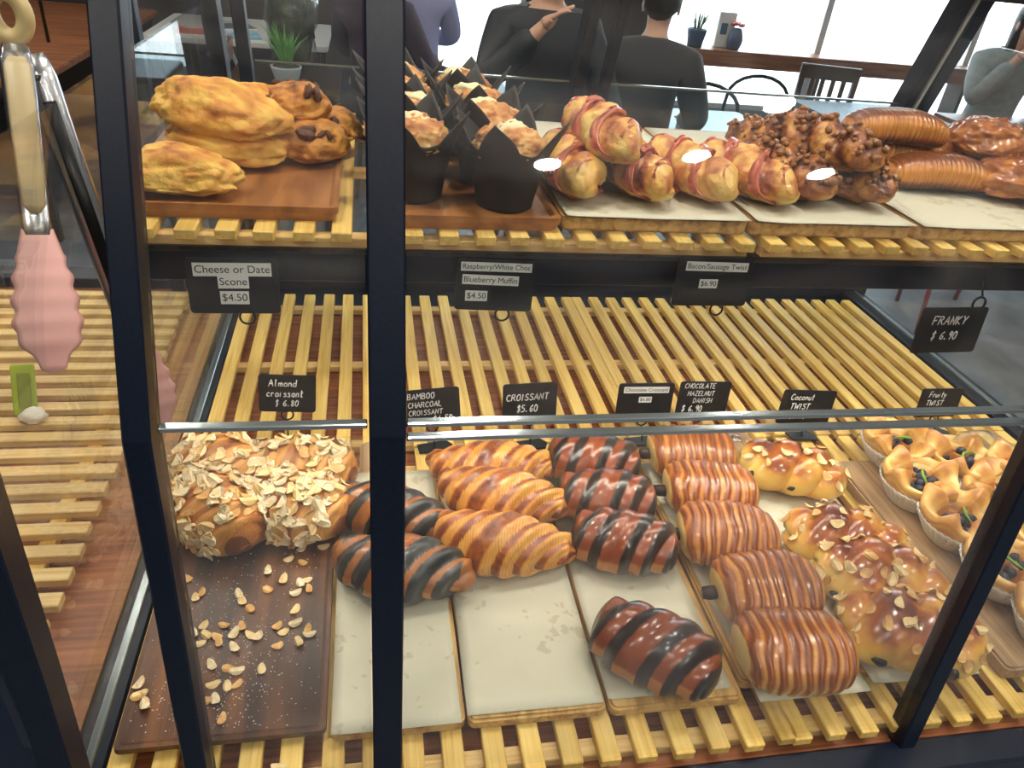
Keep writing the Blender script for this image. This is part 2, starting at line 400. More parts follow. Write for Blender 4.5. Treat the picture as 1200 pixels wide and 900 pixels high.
cpart('top_rail', (-.05, -.02, .69), (1.53, .06, .735), M['black'], .003)
cpart('side_rail', (1.49, -.91, .715), (1.52, -.02, .75), M['black'], .003)
cpart('side_base', (-.048, -1.096, -.052), (-.016, .075, -.012), M['black'], .002)
cpart('side_base', (1.456, -1.096, -.052), (1.512, .075, -.012), M['black'], .002)
cpart('deck_panel', (-.016, -1.096, -.052), (1.456, -.002, -.027), M['basewood'])
cpart('rear_filler', (-.016, -.002, -.052), (1.456, .075, -.027), M['black'])
cpart('shelf_beam', (-.045, -.672, .346), (1.50, -.655, .388), M['black'], .001)
cpart('shelf_beam', (-.045, -.06, .346), (1.50, -.045, .388), M['black'], .001)
cpart('added_light_housing', (-.01, -.655, .364), (1.465, -.630, .386), M['seal'], .001)  # housing for the added strip light under the shelf
put(link('added_light_diffuser', boxme(1.45, .012, .004, .0008, 1, 'led'), emit('added_shelf_light', (1., .92, .78), 50.), None, (.727, -.642, .362)), case)  # added strip light, put in to brighten the rear deck below the shelf
cpart('shelf_pane', (-.02, -.69, .389), (1.47, -.04, .396), M['shelfglass'])
def pane(name, x0, x1, a, b_, mat, sgn, off=.012, th=.005, edges=()):
    """glass between two points of the profile, seated inside the posts"""
    (y0, z0), (y1, z1) = a, b_
    vs = []
    for x in (x0, x1):
        for (y, z) in ((y0, z0), (y1, z1)):
            vs += [(x, y+off*sgn, z), (x, y+(off+th)*sgn, z)]
    fs = [(0, 2, 3, 1), (4, 5, 7, 6), (0, 4, 6, 2), (1, 3, 7, 5), (0, 1, 5, 4), (2, 6, 7, 3)]
    bm = bmesh.new(); bv = [bm.verts.new(v) for v in vs]
    for f in fs: bm.faces.new([bv[k] for k in f])
    o = put(link(name, bmmesh(name, bm), mat), case)
    for e in edges:
        y, z = a if e == 'lo' else b_
        s = box('polished_edge', (x0, y+off*sgn-.0015, z-.0022), (x1, y+off*sgn+.006, z+.0022), M['edge'], None, .0008)
        s.parent = o; s.matrix_parent_inverse = o.matrix_world.inverted()
    return o
def lerp2(a, b_, t): return (a[0]+(b_[0]-a[0])*t, a[1]+(b_[1]-a[1])*t)
bays = [(-.028, .078), (.101, .245), (.274, .833), (.857, 1.466)]
JU, JL = (-1.065, .4105), (-1.0665, .3985)
for i, (a, b_) in enumerate(bays):
    if i == 0: continue                          # the narrow end bay stands open for the tongs
    pane('front_pane', a, b_, JU, FT, M['glass'], 1, edges=('lo',))
    pane('front_pane', a, b_, lerp2(FB, FJ, .02), JL, M['glass'], 1, edges=('hi',) if i > 1 else ())
for a, b_ in ((.035, .67), (.756, 1.45)):
    pane('rear_pane', a, b_, (RB[0], .03), lerp2(RJ, RT, .03), M['backglass'], -1, off=-.02, edges=('hi',))
def side_pane(x, y0, y1, ztop):
    o = put(box('side_pane', (x-.003, y0, -.012), (x+.003, y1, ztop), M['glass']), case)
    s = box('polished_edge', (x-.005, y0, -.013), (x+.005, y1, -.006), M['edge'], None, .001)
    s.parent = o; s.matrix_parent_inverse = Matrix.Translation(-o.location)
side_pane(-.031, -1.10, .07, .555)
side_pane(1.486, -1.05, .06, .6)

# slatted bamboo racks: 18 slats on three cross rails each
P = .041; SW = .0225
def rack(label, x0, y0, y1, ztop, n=18, group=None, irregular=()):
    t = thing('slatted_rack', label, 'rack', (x0, y0, ztop-.024), group=group)
    ln = y1-y0
    me = boxme(SW, ln, .012, .0012, 1, 'slat')
    for i in range(n):
        o = link('slat', me, M['slat'], t, (i*P+random.uniform(-.0012, .0012), ln/2+random.uniform(-.002, .002), .018))
        o.rotation_euler = (0, 0, random.uniform(-.0012, .0012))
    for f in (.045, .5, .925):
        link('cross_rail', boxme((n-1)*P+SW, .020, .012, .001, 1, 'rail'), M['slatx'], t, ((n-1)*P/2, ln*f, .006))
    return t
XR = (17+.57)*P
rack('left bamboo slat rack on the lower deck, under the shelf at the back', 0, -.5455, 0, -.001)
rack('right bamboo slat rack on the lower deck, under the shelf at the back', XR, -.5455, 0, -.001)
rack('left bamboo slat rack on the lower deck, along the front rail', .001, -1.0945, -.551, -.001)
rack('right bamboo slat rack on the lower deck, along the front rail', XR-.004, -1.0945, -.551, -.001)
rack('left bamboo slat rack on the upper glass shelf, under scones and muffins', .012, -.702, -.15, .42)
rack('right bamboo slat rack on the upper glass shelf, under the twists', XR+.03, -.702, -.15, .42)

# ---------------------------------------------------------------- the neighbouring case at the left, its slats running across
lcase = thing('side_counter', 'black counter unit with slats running crosswise, left of the glass pane', 'counter', (-.42, -.5, FLOOR))
bpy.context.view_layer.update()
put(box('cabinet_body', (-.80, -.99, FLOOR), (-.056, .14, -.052), M['black']), lcase)
put(box('deck_panel', (-.80, -.99, -.052), (-.056, .14, -.027), M['basewood']), lcase)
put(box('rear_rail', (-.80, .07, -.027), (-.056, .13, -.005), M['black'], None, .002), lcase)
put(box('front_panel', (-.80, -1.10, FLOOR), (-.056, -.992, .06), M['navy'], None, .003), lcase)
profile_post('corner_post', -.014, .024, .03, ((-1.118, -.03), (-1.10, .2), (-1.085, .46)), M['black'], 1, case)
profile_post('panel_upright', -.05, .05, .02, ((-1.112, -.03), (-1.094, .2), (-1.079, .46)), M['navy'], 1, lcase)
profile_post('rear_post', -.160, .028, .03, ((.06, -.03), (.04, .3), (.0, .715)), M['black'], 1, lcase)
t = thing('slatted_rack', 'bamboo rack with crosswise slats on the left side counter', 'rack', (-.78, -.96, -.025))
for i in range(24):
    link('slat', boxme(.66, SW, .012, .0012, 1, 'slatx'), M['slatx'], t, (.33+random.uniform(-.002, .002), .012+i*P, .018))
for f in (.06, .35, .61): link('cross_rail', boxme(.02, 23*P+SW, .012, .001, 1, 'railx'), M['slat'], t, (f, .012+23*P/2, .006))

# ---------------------------------------------------------------- boards, trays and baking paper
def roundrect(sx, sy, r, n=5):
    o = []
    for cx, cy, a0 in ((sx/2-r, sy/2-r, 0), (-sx/2+r, sy/2-r, PI/2), (-sx/2+r, -sy/2+r, PI), (sx/2-r, -sy/2+r, 1.5*PI)):
        for i in range(n+1):
            a = a0+PI/2*i/n; o.append((cx+r*math.cos(a), cy+r*math.sin(a)))
    return o
def slab(name, outline, z0, z1, bev=.0015):
    bm = bmesh.new()
    f = bm.faces.new([bm.verts.new((x, y, z0)) for x, y in outline])
    r = bmesh.ops.extrude_face_region(bm, geom=[f])
    bmesh.ops.translate(bm, verts=[v for v in r['geom'] if isinstance(v, bmesh.types.BMVert)], vec=(0, 0, z1-z0))
    bmesh.ops.recalc_face_normals(bm, faces=bm.faces)
    if bev:
        ed = [e for e in bm.edges if abs(e.verts[0].co.z-e.verts[1].co.z) < 1e-6]
        bmesh.ops.bevel(bm, geom=ed, offset=bev, segments=2, affect='EDGES')
    return bmmesh(name, bm)
def dished(name, sx, sy, h, rim, depth, r=.012):
    """tray: a slab whose top is hollowed inside a rim"""
    rings = [(0, 0, 0, 0), (0, 0, -.0, h*.55), (.0, .0, 0, h), (rim, rim, 0, h), (rim*1.8, rim*1.8, 0, h-depth)]
    vs, fs = [], []; n = 0
    defs = [(sx-.012, sy-.012, 0), (sx, sy, h*.6), (sx-.001, sy-.001, h), (sx-2*rim, sy-2*rim, h), (sx-3.6*rim, sy-3.6*rim, h-depth)]
    for a, b_, z in defs:
        o = roundrect(a, b_, r, 4); n = len(o); vs += [(x, y, z) for x, y in o]
    for k in range(len(defs)-1):
        for j in range(n): fs.append((k*n+j, k*n+(j+1) % n, (k+1)*n+(j+1) % n, (k+1)*n+j))
    fs.append(tuple(range(n-1, -1, -1))); fs.append(tuple(range((len(defs)-1)*n, len(defs)*n)))
    return mesh(name, vs, fs, False)
def paper(label, x0, x1, y0, y1, z, seed, dx=.0, curl=.004, group=None):
    """sheet with a slight sag and lifted corners, 0.5 mm thick"""
    nx, ny = 12, 24; vs, fs = [], []
    for s in (0, 1):
        for i in range(nx+1):
            for j in range(ny+1):
                u, v = i/nx, j/ny
                x = x0+(x1-x0)*u+dx*(v-.5); y = y0+(y1-y0)*v
                zz = .0012+.0012*noise.noise((x*14+seed, y*14, seed))+curl*max(0, (abs(u-.5)-.36)*2)*max(0, (.3-v))*3
                vs.append((x-(x0+x1)/2, y-(y0+y1)/2, max(zz, .0004)+s*.0005))
    k = (nx+1)*(ny+1)
    for i in range(nx):
        for j in range(ny):
            a = i*(ny+1)+j; q = (a, a+ny+1, a+ny+2, a+1); fs.append(q[::-1]); fs.append(tuple(w+k for w in q))
    for i in range(nx):
        a, b_ = i*(ny+1), (i+1)*(ny+1); fs.append((a, b_, b_+k, a+k)); fs.append((b_+ny, a+ny, a+ny+k, b_+ny+k))
    for j in range(ny):
        fs.append((j+1, j, j+k, j+1+k)); a = nx*(ny+1)+j; fs.append((a, a+1, a+1+k, a+k))
    o = link('baking_paper', mesh('baking_paper', vs, fs), M['paper'], None, ((x0+x1)/2, (y0+y1)/2, z))
    return props(o, label, 'baking paper', group)
BT = .016
def board(label, x0, x1, y0, y1, mat, th=BT, z=0., eyelet=None, cat='board', name='serving_board'):
    t = thing(name, label, cat, ((x0+x1)/2, (y0+y1)/2, z))
    link('plank', slab('plank', roundrect(x1-x0, y1-y0, .009), 0, th, .003), mat, t)
    if eyelet is not None:                     # handle tab with a metal eyelet at the rear
        ex = eyelet-(x0+x1)/2; yy = (y1-y0)/2
        link('handle', slab('handle', [(a+ex, b_+yy+.03) for a, b_ in roundrect(.062, .085, .014)], .001, th-.001, .002), M['greyboard'], t)
        link('eyelet', tubeme(ringpts((ex, yy+.052, th), .0075, 18, 'z'), .002, 8, closed=True), M['chrome'], t)
    return t
tr = thing('wooden_tray', 'dark brown wooden tray strewn with almond flakes under almond croissants', 'tray', (.0975, -.825, 0))
link('plate', dished('plate', .203, .43, .016, .005, .002, .006), M['darktray'], tr)
board('board under the paper of the charcoal croissants', .203, .343, -1.045, -.625, M['board'], eyelet=.262)
board('board under the paper of the plain butter croissants', .3455, .4985, -1.046, -.64, M['board'])
board('board under the paper of the chocolate striped croissants', .5025, .660, -1.048, -.63, M['board'])
board('board under the paper of the ridged chocolate pastries', .6635, .809, -1.03, -.63, M['board'])
board('board under the paper of the almond topped twists', .8125, .963, -1.03, -.625, M['board'], eyelet=.862)
board('bare greyish wooden board carrying the fruit danishes in paper cups', 1.005, 1.31, -1.05, -.645, M['greyboard'], .02)
paper('white baking paper between the almond tray and the butter croissants', .2045, .338, -1.047, -.632, BT, 1)
paper('white baking paper under the plain butter croissants', .3475, .498, -1.04, -.642, BT, 2, dx=.006)
paper('white baking paper under the chocolate striped croissants', .5035, .650, -1.037, -.64, BT, 3, dx=.004)
paper('white baking paper under the ridged chocolate pastries', .672, .812, -1.058, -.632, BT, 4, dx=-.004)
paper('white baking paper under the almond topped twists', .8175, .961, -1.05, -.63, BT, 5, dx=-.01)
# upper shelf
ZS = .42
tr = thing('wooden_tray', 'reddish brown wooden tray holding the scones', 'tray', (.093, -.515, ZS))
link('plate', dished('plate', .243, .318, .018, .006, .004, .008), M['redtray'], tr)
tr = thing('wooden_tray', 'brown wooden tray holding the black wrapped muffins', 'tray', (.358, -.445, ZS), (0, 0, .02))
link('plate', dished('plate', .222, .485, .018, .006, .004, .008), M['redtray'], tr)
for a, b_, nm in ((.476, .718, 'bacon twists'), (.722, .952, 'dark sausage twists'), (.958, 1.30, 'ridged loaves and glazed buns')):
    board('thick shelf board below the paper of the '+nm, a, b_, -.676, -.22, M['board'], .02, ZS)
    paper('baking paper under the '+nm+' on the shelf', a+.003, b_-.002, -.684, -.23, ZS+.02, a*10)

# ---------------------------------------------------------------- pastry shapes
def croissant_me(kind, Ln, R, seed, bands=3.6, slant=.16, curve=.10, tipr=.24, flat=.62, blunt=.72):
    """rolled wraps: radius falls in steps from the middle outwards, steps run round at a slant"""
    rnd = random.Random(seed); sd = Vector((seed*3.1, seed*1.7, 0))
    def prof(a):
        a = min(1, abs(a)); return (tipr+(1-tipr)*(1-a**1.7)**blunt)*math.sqrt(max(.02, 1-max(0, (a-.9)/.1)**2.4))
    def f(u, v):
        s = -1+2*u; th = 2*PI*v                       # th: 0 at +y side, PI/2 top
        a = s-slant*math.cos(th)                      # wrap edge runs diagonally from front to back
        ph = abs(a)*bands; k = math.floor(ph); fr = ph-k
        aq = (k+sm(.62, 1., fr))/bands
        r = prof(s)*.2+prof(min(aq, .90))*.8
        if abs(s) > .86: r += (prof(s)-r)*sm(.86, .93, abs(s))
        r *= 1+.05*math.sin(PI*min(1, fr/.8))
        r *= 1+.05*noise.noise(Vector((s*2.5, math.cos(th)*1.2, math.sin(th)*1.2))+sd)
        fine = .006*math.sin(ph*2*PI*5+math.cos(th)*2)
        r = R*r*(1+fine) if kind != 'striped' else R*r*(1+.004*math.sin(ph*2*PI*9))
        y, z = r*math.cos(th), r*math.sin(th)*.92
        if z < 0: z *= flat
        x = s*Ln/2
        yc = curve*Ln*(s*s-.3)
        p = Vector((x, y+yc, z))
        nn = noise.noise(Vector((x*60, y*60, z*60))+sd)
        if kind == 'butter':
            t = .70-.56*sm(.34, .50, fr)+.16*math.sin(ph*2*PI*7+3*nn)*(1 if fr > .4 else .2)+.18*nn
            if z < -.2*R: t -= .3
            if abs(s) > .9: t += .35
        elif kind == 'striped':
            g = abs((fr*1+.05) % 1); t = .38+.1*nn if g < .52 else .86
            if g < .52 and z < .2*R: t -= .25
            if abs(s) > .93: t = .9
        else:
            t = .34+.12*nn if fr < .36 else .82+.1*math.sin(ph*40)
            if abs(s) > .8: t = .36+.2*nn
            if fr < .36 and z < .1*R: t -= .22
        return p, t
    me = grid(130, 56, f, True, kind+'_croissant', cap=True)
    zmin = min(v.co.z for v in me.vertices)
    for v in me.vertices: v.co.z -= zmin
    return me
def place(name, me, mat, x, y, z, ang, label, cat, group=None, tilt=(0, 0), scale=1.):
    o = link(name, me, mat, None, (x, y, z), (tilt[0], tilt[1], math.radians(ang)))
    if scale != 1.: o.scale = (scale,)*3
    return props(o, label, cat, group)
PZ = BT+.0022
bc = [croissant_me('butter', .196, .048, s, 3.9, .24, .07+.015*s, .22, .58, 1.2) for s in (1, 2, 3)]
G = 'golden butter croissants'
place('croissant', bc[0], M['croissant'], .421, -.668, PZ, -10, 'golden butter croissant, rearmost of three on its paper', 'croissant', G)
place('croissant', bc[1], M['croissant'], .424, -.735, PZ+.003, -27, 'golden butter croissant, middle one of three on its paper', 'croissant', G)
place('croissant', bc[2], M['croissant'], .412, -.820, PZ, -25, 'golden butter croissant, front one of three on its paper', 'croissant', G)
sc = [croissant_me('striped', .144, .047, s, 2.55, .22, .02, .40, .6, .72) for s in (5, 6)]
G = 'chocolate striped croissants'
place('striped_croissant', sc[0], M['striped'], .579, -.662, PZ, -16, 'brown and black striped croissant, rearmost of its board', 'croissant', G)
place('striped_croissant', sc[1], M['striped'], .576, -.745, PZ, -15, 'brown and black striped croissant, second from the back', 'croissant', G)
place('striped_croissant', sc[0], M['striped'], .576, -.832, PZ, -23, 'brown and black striped croissant, third from the back', 'croissant', G)
place('striped_croissant', sc[1], M['striped'], .562, -1.0, PZ, -42, 'brown and black striped croissant alone at the front of its paper', 'croissant', G, scale=1.04)
cc = [croissant_me('charcoal', .186, .047, s, 3.2, .22, .06, .24, .58, 1.15) for s in (8, 9)]
G = 'black charcoal croissants'
place('charcoal_croissant', cc[0], M['charcoal'], .270, -.752, PZ, -29, 'black charcoal croissant with brown bands, the rear one', 'croissant', G, scale=.95)
place('charcoal_croissant', cc[1], M['charcoal'], .283, -.852, PZ, -22, 'black charcoal croissant with brown bands, the front one', 'croissant', G)

def pain_me(seed, lx=.067, ly=.051, h=.068):
    sd = Vector((seed*2.3, 7, seed))
    def f(u, v):
        s = -1+2*u; th = 2*PI*v
        c, q = math.cos(th), math.sin(th)
        e = .46+.54*(1-min(1, abs(s)/.985)**3.4)**.5 if abs(s) < .985 else .46-.3*(abs(s)-.985)/.015
        rr = (abs(c)**2.25+abs(q)**2.25)**(-1/2.25)
        stripe = s*4.8-.5*c+.25*q+.5*noise.noise(Vector((s*1.6, c*1.2, q*1.2))+sd)
        g = math.sin(2*PI*stripe)
        groove = (max(0, g))**.6 if g > 0 else 0
        amp = 1 if abs(s) < .93 else .2
        r = rr*e*(1+.055*groove*amp*(1 if q > -.6 else .2))
        x = lx*s*(1-.05*(1-q)*.5)
        p = Vector((x, ly*r*c, h*.5*r*q+.004*noise.noise(Vector((s*2, c, 3))+sd)))
        t = .33+.32*sm(-.85, -.1, g)+.12*q+.13*math.sin(2*PI*stripe*3+5*noise.noise(p*50))*sm(-.6, .2, g)+.16*noise.noise(Vector((stripe*1.1, q*1.5, seed)))
        if q < -.15: t -= .25*min(1, (-.15-q)*3)
        if abs(s) > .965: t = .02+.1*noise.noise(p*80)
        return p, t
    me = grid(150, 56, f, True, 'pain', cap=True)
    zmin = min(v.co.z for v in me.vertices)
    for v in me.vertices: v.co.z = (v.co.z-zmin)
    return me
pm = [pain_me(s) for s in (1, 2, 3)]
stick = tubeme([(-.08, .004, .026), (-.072, .003, .027), (-.05, .002, .028)], [.0075, .009, .008], 10, 'chocolate_stick')
G = 'ridged chocolate pastries'
for i, (x, y, a, wh) in enumerate(((.739, -.652, -5, 'rearmost of five in its column'), (.733, -.742, -8, 'second from the back in its column'), (.722, -.832, -9, 'middle one of five in its column'),
                                   (.733, -.928, -2, 'second from the front in its column'), (.722, -1.02, -5, 'frontmost of five, at the end of its paper'))):
    t = thing('chocolate_pastry', 'ridged golden brown chocolate pastry roll, '+wh, 'pastry', (x, y, PZ), (0, 0, math.radians(a)), G)
    link('crust', pm[i % 3], M['pain'], t)
    if i < 4: link('chocolate_stick', stick, M['choc'], t)

# almond flakes: a thin oval chip, three outlines
def flake_me(seed):
    r = random.Random(seed); n = 12; vs = []; fs = []
    lx, ly = r.uniform(.0062, .0078), r.uniform(.0038, .0050)
    for z in (0, .0009):
        for i in range(n):
            a = 2*PI*i/n; k = 1+r.uniform(-.08, .08); x = lx*math.cos(a)*k*(1.12 if math.cos(a) > 0 else 1); y = ly*math.sin(a)*k
            vs.append((x, y, z+.5*x*x/.008))
    fs = [tuple(range(n-1, -1, -1)), tuple(range(n, 2*n))]+[(i, (i+1) % n, n+(i+1) % n, n+i) for i in range(n)]
    return mesh('almond_flake', vs, fs, False)
FL = [flake_me(i) for i in range(9)]
for i, me in enumerate(FL): me.materials.append(M[('almond', 'almondt', 'almondw')[i % 3]])
loose = [(0.033,-0.779),(0.026,-0.821),(0.018,-0.823),(0.04,-0.852),(0.046,-0.845),(0.089,-0.851),(0.094,-0.861),(0.105,-0.874),(0.033,-0.892),(0.056,-0.894),(0.079,-0.896),(0.047,-0.905),(0.062,-0.908),(0.074,-0.912),(0.091,-0.91),(0.056,-0.919),(0.077,-0.92),(0.095,-0.929),(0.111,-0.913),(0.099,-0.9),(0.045,-0.96),(0.054,-0.959),(0.063,-0.969),(0.074,-0.95),(0.079,-0.974),(0.091,-0.955),(0.101,-0.96),(0.094,-0.977),(0.104,-0.976),(0.063,-0.986),(0.054,-0.991),(0.074,-0.993),(0.084,-0.993),(0.069,-1.002),(0.094,-1.016),(0.004,-0.966),(0.008,-0.978),(0.005,-0.981),(0.015,-0.991),(0.038,-0.954),(0.044,-0.968),(0.181,-0.758),(0.185,-0.779),(0.145,-0.775),(0.157,-0.782),(0.143,-0.797),(0.161,-0.805),(0.119,-0.816),(0.139,-0.831),(0.122,-0.846),(0.16,-0.84),(0.168,-0.834),(0.171,-0.85),(0.155,-0.855),(0.157,-0.88),(0.138,-0.903),(0.158,-0.901),(0.146,-0.911),(0.173,-0.91),(0.175,-0.918),(0.164,-0.927),(0.142,-0.93),(0.118,-0.916),(0.127,-0.959)]
rf = random.Random(4)
for i, (x, y) in enumerate(loose):
    o = link('almond_flake', FL[i % 6], None, None, (x, y, .0142+.0007*(i % 3)), (rf.uniform(-.1, .1), rf.uniform(-.1, .1), rf.uniform(0, 6.28)))
    props(o, 'loose almond flake scattered on the dark wooden tray', 'almond flake', 'almond flakes fallen on the tray')
for (x, y, z), lb in zip(((.209, -.833, PZ), (.217, -.832, PZ), (.227, -.847, PZ), (.154, -1.066, 0), (.136, -1.075, -.0)),
                         ['almond flake fallen on the paper before the charcoal croissants']*3+['almond flake fallen on the slats in front of the dark tray']*2):
    o = link('almond_flake', FL[rf.randrange(6)], None, None, (x, y, z+.0005), (0, 0, rf.uniform(0, 6))); props(o, lb, 'almond flake', lb+'s')
# icing sugar dusted over the tray: specks too many to count
vs, fs = [], []
for i in range(900):
    if i < 600: x, y = rf.gauss(.085, .045), rf.gauss(-.985, .05)
    else: x, y = rf.gauss(.1, .05), rf.gauss(-.85, .08)
    if not (.004 < x < .19 and -1.03 < y < -.76): continue
    s = rf.uniform(.0003, .0011); z = .0141; a = rf.uniform(0, 6); k = len(vs)
    for j in range(3): vs.append((x+s*math.cos(a+j*2.1), y+s*math.sin(a+j*2.1), z))
    vs.append((x, y, z+s*.8)); fs += [(k, k+1, k+3), (k+1, k+2, k+3), (k+2, k, k+3), (k, k+2, k+1)]
o = link('icing_sugar', mesh('icing_sugar', vs, fs, False), M['sugar']); props(o, 'fine icing sugar dusted over the dark wooden tray', 'icing sugar', None, 'stuff')

def lump_me(rx, ry, rz, seed, amp=.12, fr=2.2, sub=5, tonef=None, flat=.55, fine=.02, name='lump'):
    bm = bmesh.new(); bmesh.ops.create_icosphere(bm, subdivisions=sub, radius=1)
    sd = Vector((seed*5.3, seed*2.9, seed)); tn = []
    for v in bm.verts:
        n = v.co.copy()
        d = 1+amp*fbm(n*fr+sd, 3)+fine*fbm(n*fr*4+sd, 3)
        t = .42+.42*fbm(n*fr*1.6+sd*2, 5)+.2*n.z
        if tonef: t = tonef(n, t, sd)
        tn.append(t)
        p = n*d; z = p.z*rz
        if z < 0: z *= flat
        v.co = Vector((p.x*rx, p.y*ry, z))
    zmin = min(v.co.z for v in bm.verts)
    for v in bm.verts: v.co.z -= zmin
    me = bpy.data.meshes.new(name); bm.to_mesh(me); bm.free()
    me.polygons.foreach_set('use_smooth', [True]*len(me.polygons))
    a = me.attributes.new('tone', 'FLOAT', 'POINT'); a.data.foreach_set('value', tn)
    return me
def scatter_on(t, me, n, items, seed, cond, name, sink=.0, scl=(1, 1), jitter=.35, gap=.0035):
    """put small pieces on a crust's surface, lying along it"""
    r = random.Random(seed); polys = [p for p in me.polygons if cond(p.center, p.normal)]
    tree = BVHTree.FromPolygons([v.co for v in me.vertices], [tuple(p.vertices) for p in me.polygons])
    made = []
    tries = 0
    while len(made) < n and tries < n*40 and polys:
        tries += 1
        p = r.choice(polys); c = p.center+p.normal*sink
        q = p.normal.to_track_quat('Z', 'Y')
        e = (q.to_matrix() @ Matrix.Rotation(r.uniform(0, 6.28), 3, 'Z') @ Matrix.Rotation(r.uniform(-jitter, jitter), 3, 'X')).to_euler()
        if any((c-m).length < gap for m in made): continue
        if tree.ray_cast(p.center+p.normal*.0008, p.normal)[0] is not None: continue     # buried under another lobe
        made.append(c.copy())
        o = link(name, items[r.randrange(len(items))], None, t, c, e); s = r.uniform(*scl); o.scale = (s, s, s)

# almond croissants: fat flattened rolls under a coat of flakes
ac = [croissant_me('butter', .158, .052, 11, 3.0, .16, .05, .34, .55, .75), croissant_me('butter', .158, .05, 12, 3.0, .16, .06, .34, .55, .75)]
for i, (x, y, z, a, lb, n, tl) in enumerate(((.050, -.655, .015, -35, 'almond croissant behind the left one, against the dark deck edge', 60, 0), (.150, -.655, .015, -10, 'almond croissant at the back right of the dark tray', 60, 0),
                                         (.058, -.728, .016, -58, 'sugar dusted almond croissant at the front left of its group', 90, .25), (.150, -.728, .017, -28, 'sugar dusted almond croissant at the front right of its group', 90, .12))):
    t = thing('almond_croissant', lb, 'croissant', (x, y, z), (tl, 0, math.radians(a)), 'almond croissants on the dark tray')
    link('crust', ac[i % 2], M['almondc'], t)
    scatter_on(t, ac[i % 2], int(n*1.9), FL[2::3]+FL, 20+i, lambda c, nn: nn.z > -.25 and abs(c.x+.006) < .066, 'almond_flake', .0010, (1.1, 1.6), .3, .003)

# almond topped twists: three plaited strands
def braid_me(seed, Ln=.164, R=.033, A=.021, turns=1.15):
    out = []; r = random.Random(seed)
    n = 60
    for k in range(2):
        pts, rad = [], []
        for i in range(n):
            s = -1+2*i/(n-1); env = (1-abs(s)**3.2)**.6 if abs(s) < 1 else 0
            ph = 2*PI*turns*s*.75+k*PI+seed*.7+.4
            pts.append(Vector((s*Ln/2*.9, A*math.sin(ph)*(.35+.65*env), .62*A*math.cos(ph)*env)))
            rad.append(R*(.34+.66*env)*(1+.04*noise.noise((s*4, k, seed)))*(.93 if k == 1 else 1)*(1 if 0 < i < n-1 else .5))
        out.append(tubeme(pts, rad, 28, 'strand'))
    me = merge(out, 'braid'); vs = me.vertices
    me.update()
    zs = [v.co.z for v in vs]; lo, hi = min(zs), max(zs)
    tn = []
    for v in vs:
        z = v.co.z; nn = fbm(v.co*22+Vector((seed*3, 0, 0)), 3)
        tn.append(.08+.60*sm(-.1, .9, v.normal.z)*sm(lo*.3, hi*.9, z)+.5*nn)
        if z < 0: v.co.z = z*.55
    zmin = min(v.co.z for v in vs)
    for v in vs: v.co.z -= zmin
    a = me.attributes.new('tone', 'FLOAT', 'POINT') if not me.attributes.get('tone') else me.attributes['tone']
    a.data.foreach_set('value', tn); me.update(); return me
raisin = lump_me(.007, .0045, .004, 3, .3, 2.5, 2); raisin.materials.append(M['raisin'])
tm = [braid_me(s) for s in (1, 2)]
for i, (x, y, a, lb, nf, sc_) in enumerate(((.889, -.695, -20, 'glazed almond twist, rearmost of four, apart from the others', 14, 1.), (.893, -.845, -12, 'glazed almond twist, second from the back, showing a raisin', 14, 1.),
                                        (.900, -.915, -16, 'glazed almond twist, second from the front', 22, 1.04), (.885, -1.005, -14, 'glazed almond twist, frontmost at the paper edge', 26, 1.06))):
    t = thing('almond_twist', lb, 'pastry', (x, y, PZ), (0, 0, math.radians(a)), 'glazed almond twists'); t.scale = (sc_,)*3
    me = tm[i % 2]; link('crust', me, M['twist'], t)
    scatter_on(t, me, nf+8, FL[:2]+FL[3:5], 50+i, lambda c, nn: nn.z > .35 and c.z > .03, 'almond_flake', .0006, (1.0, 1.35), .15)
    scatter_on(t, me, 2, [raisin], 75+i, lambda c, nn: -.1 < nn.z < .45 and nn.y < .1 and .012 < c.z < .032, 'raisin', -.0028, (.8, 1.3))

# fruit danishes in fluted paper cups
def danish_me(seed):
    sd = Vector((seed*4.1, seed, 2))
    def f(u, v):
        th = 2*PI*v; c4 = math.cos(4*th); pk = max(0, c4)**1.6
        k = 1+.05*noise.noise(Vector((math.cos(th)*1.5, math.sin(th)*1.5, 0))+sd)
        Rr = .056*(1+.09*pk)*k; zr = .047+.017*pk+.005*noise.noise(Vector((math.cos(th), math.sin(th), 5))+sd)
        if u < .5:
            q = u/.5; r = .034+(Rr-.034)*math.sin(q*PI/2)**.8; z = .006+(zr-.006)*q**1.25
            r += .0032*math.sin(q*PI); lay = math.sin(q*26+th*1.0+3*noise.noise(Vector((th, q, seed))))
            r *= .92+.08*sm(.62, .9, q)
            r += .0007*lay; t = .32+.14*lay+.28*(1-q)*.5
        else:
            q = (u-.5)/.5
            w = sm(0, .38, q)
            ri = .040*(1-.34*pk+.06*max(0, -c4))                    # folded corners reach over the filling
            if q < .38:
                a = q/.38*PI; r = Rr+(ri-Rr)*(1-math.cos(a))/2; z = zr+.0055*math.sin(a)-.006*w
            else:
                b_ = (q-.38)/.62; r = ri*(1-b_); z = zr-.006-.014*sm(0, .4, b_)
            t = .22+.45*pk*(1-abs(q-.2)*2)+.1*math.sin(q*30)
            if q > .5: t = .75
        return Vector((r*math.cos(th), r*math.sin(th), z)), t+.15*noise.noise(Vector((r*90*math.cos(th), r*90*math.sin(th), z*90))+sd)
    return grid(56, 72, f, True, 'danish', cap=True)
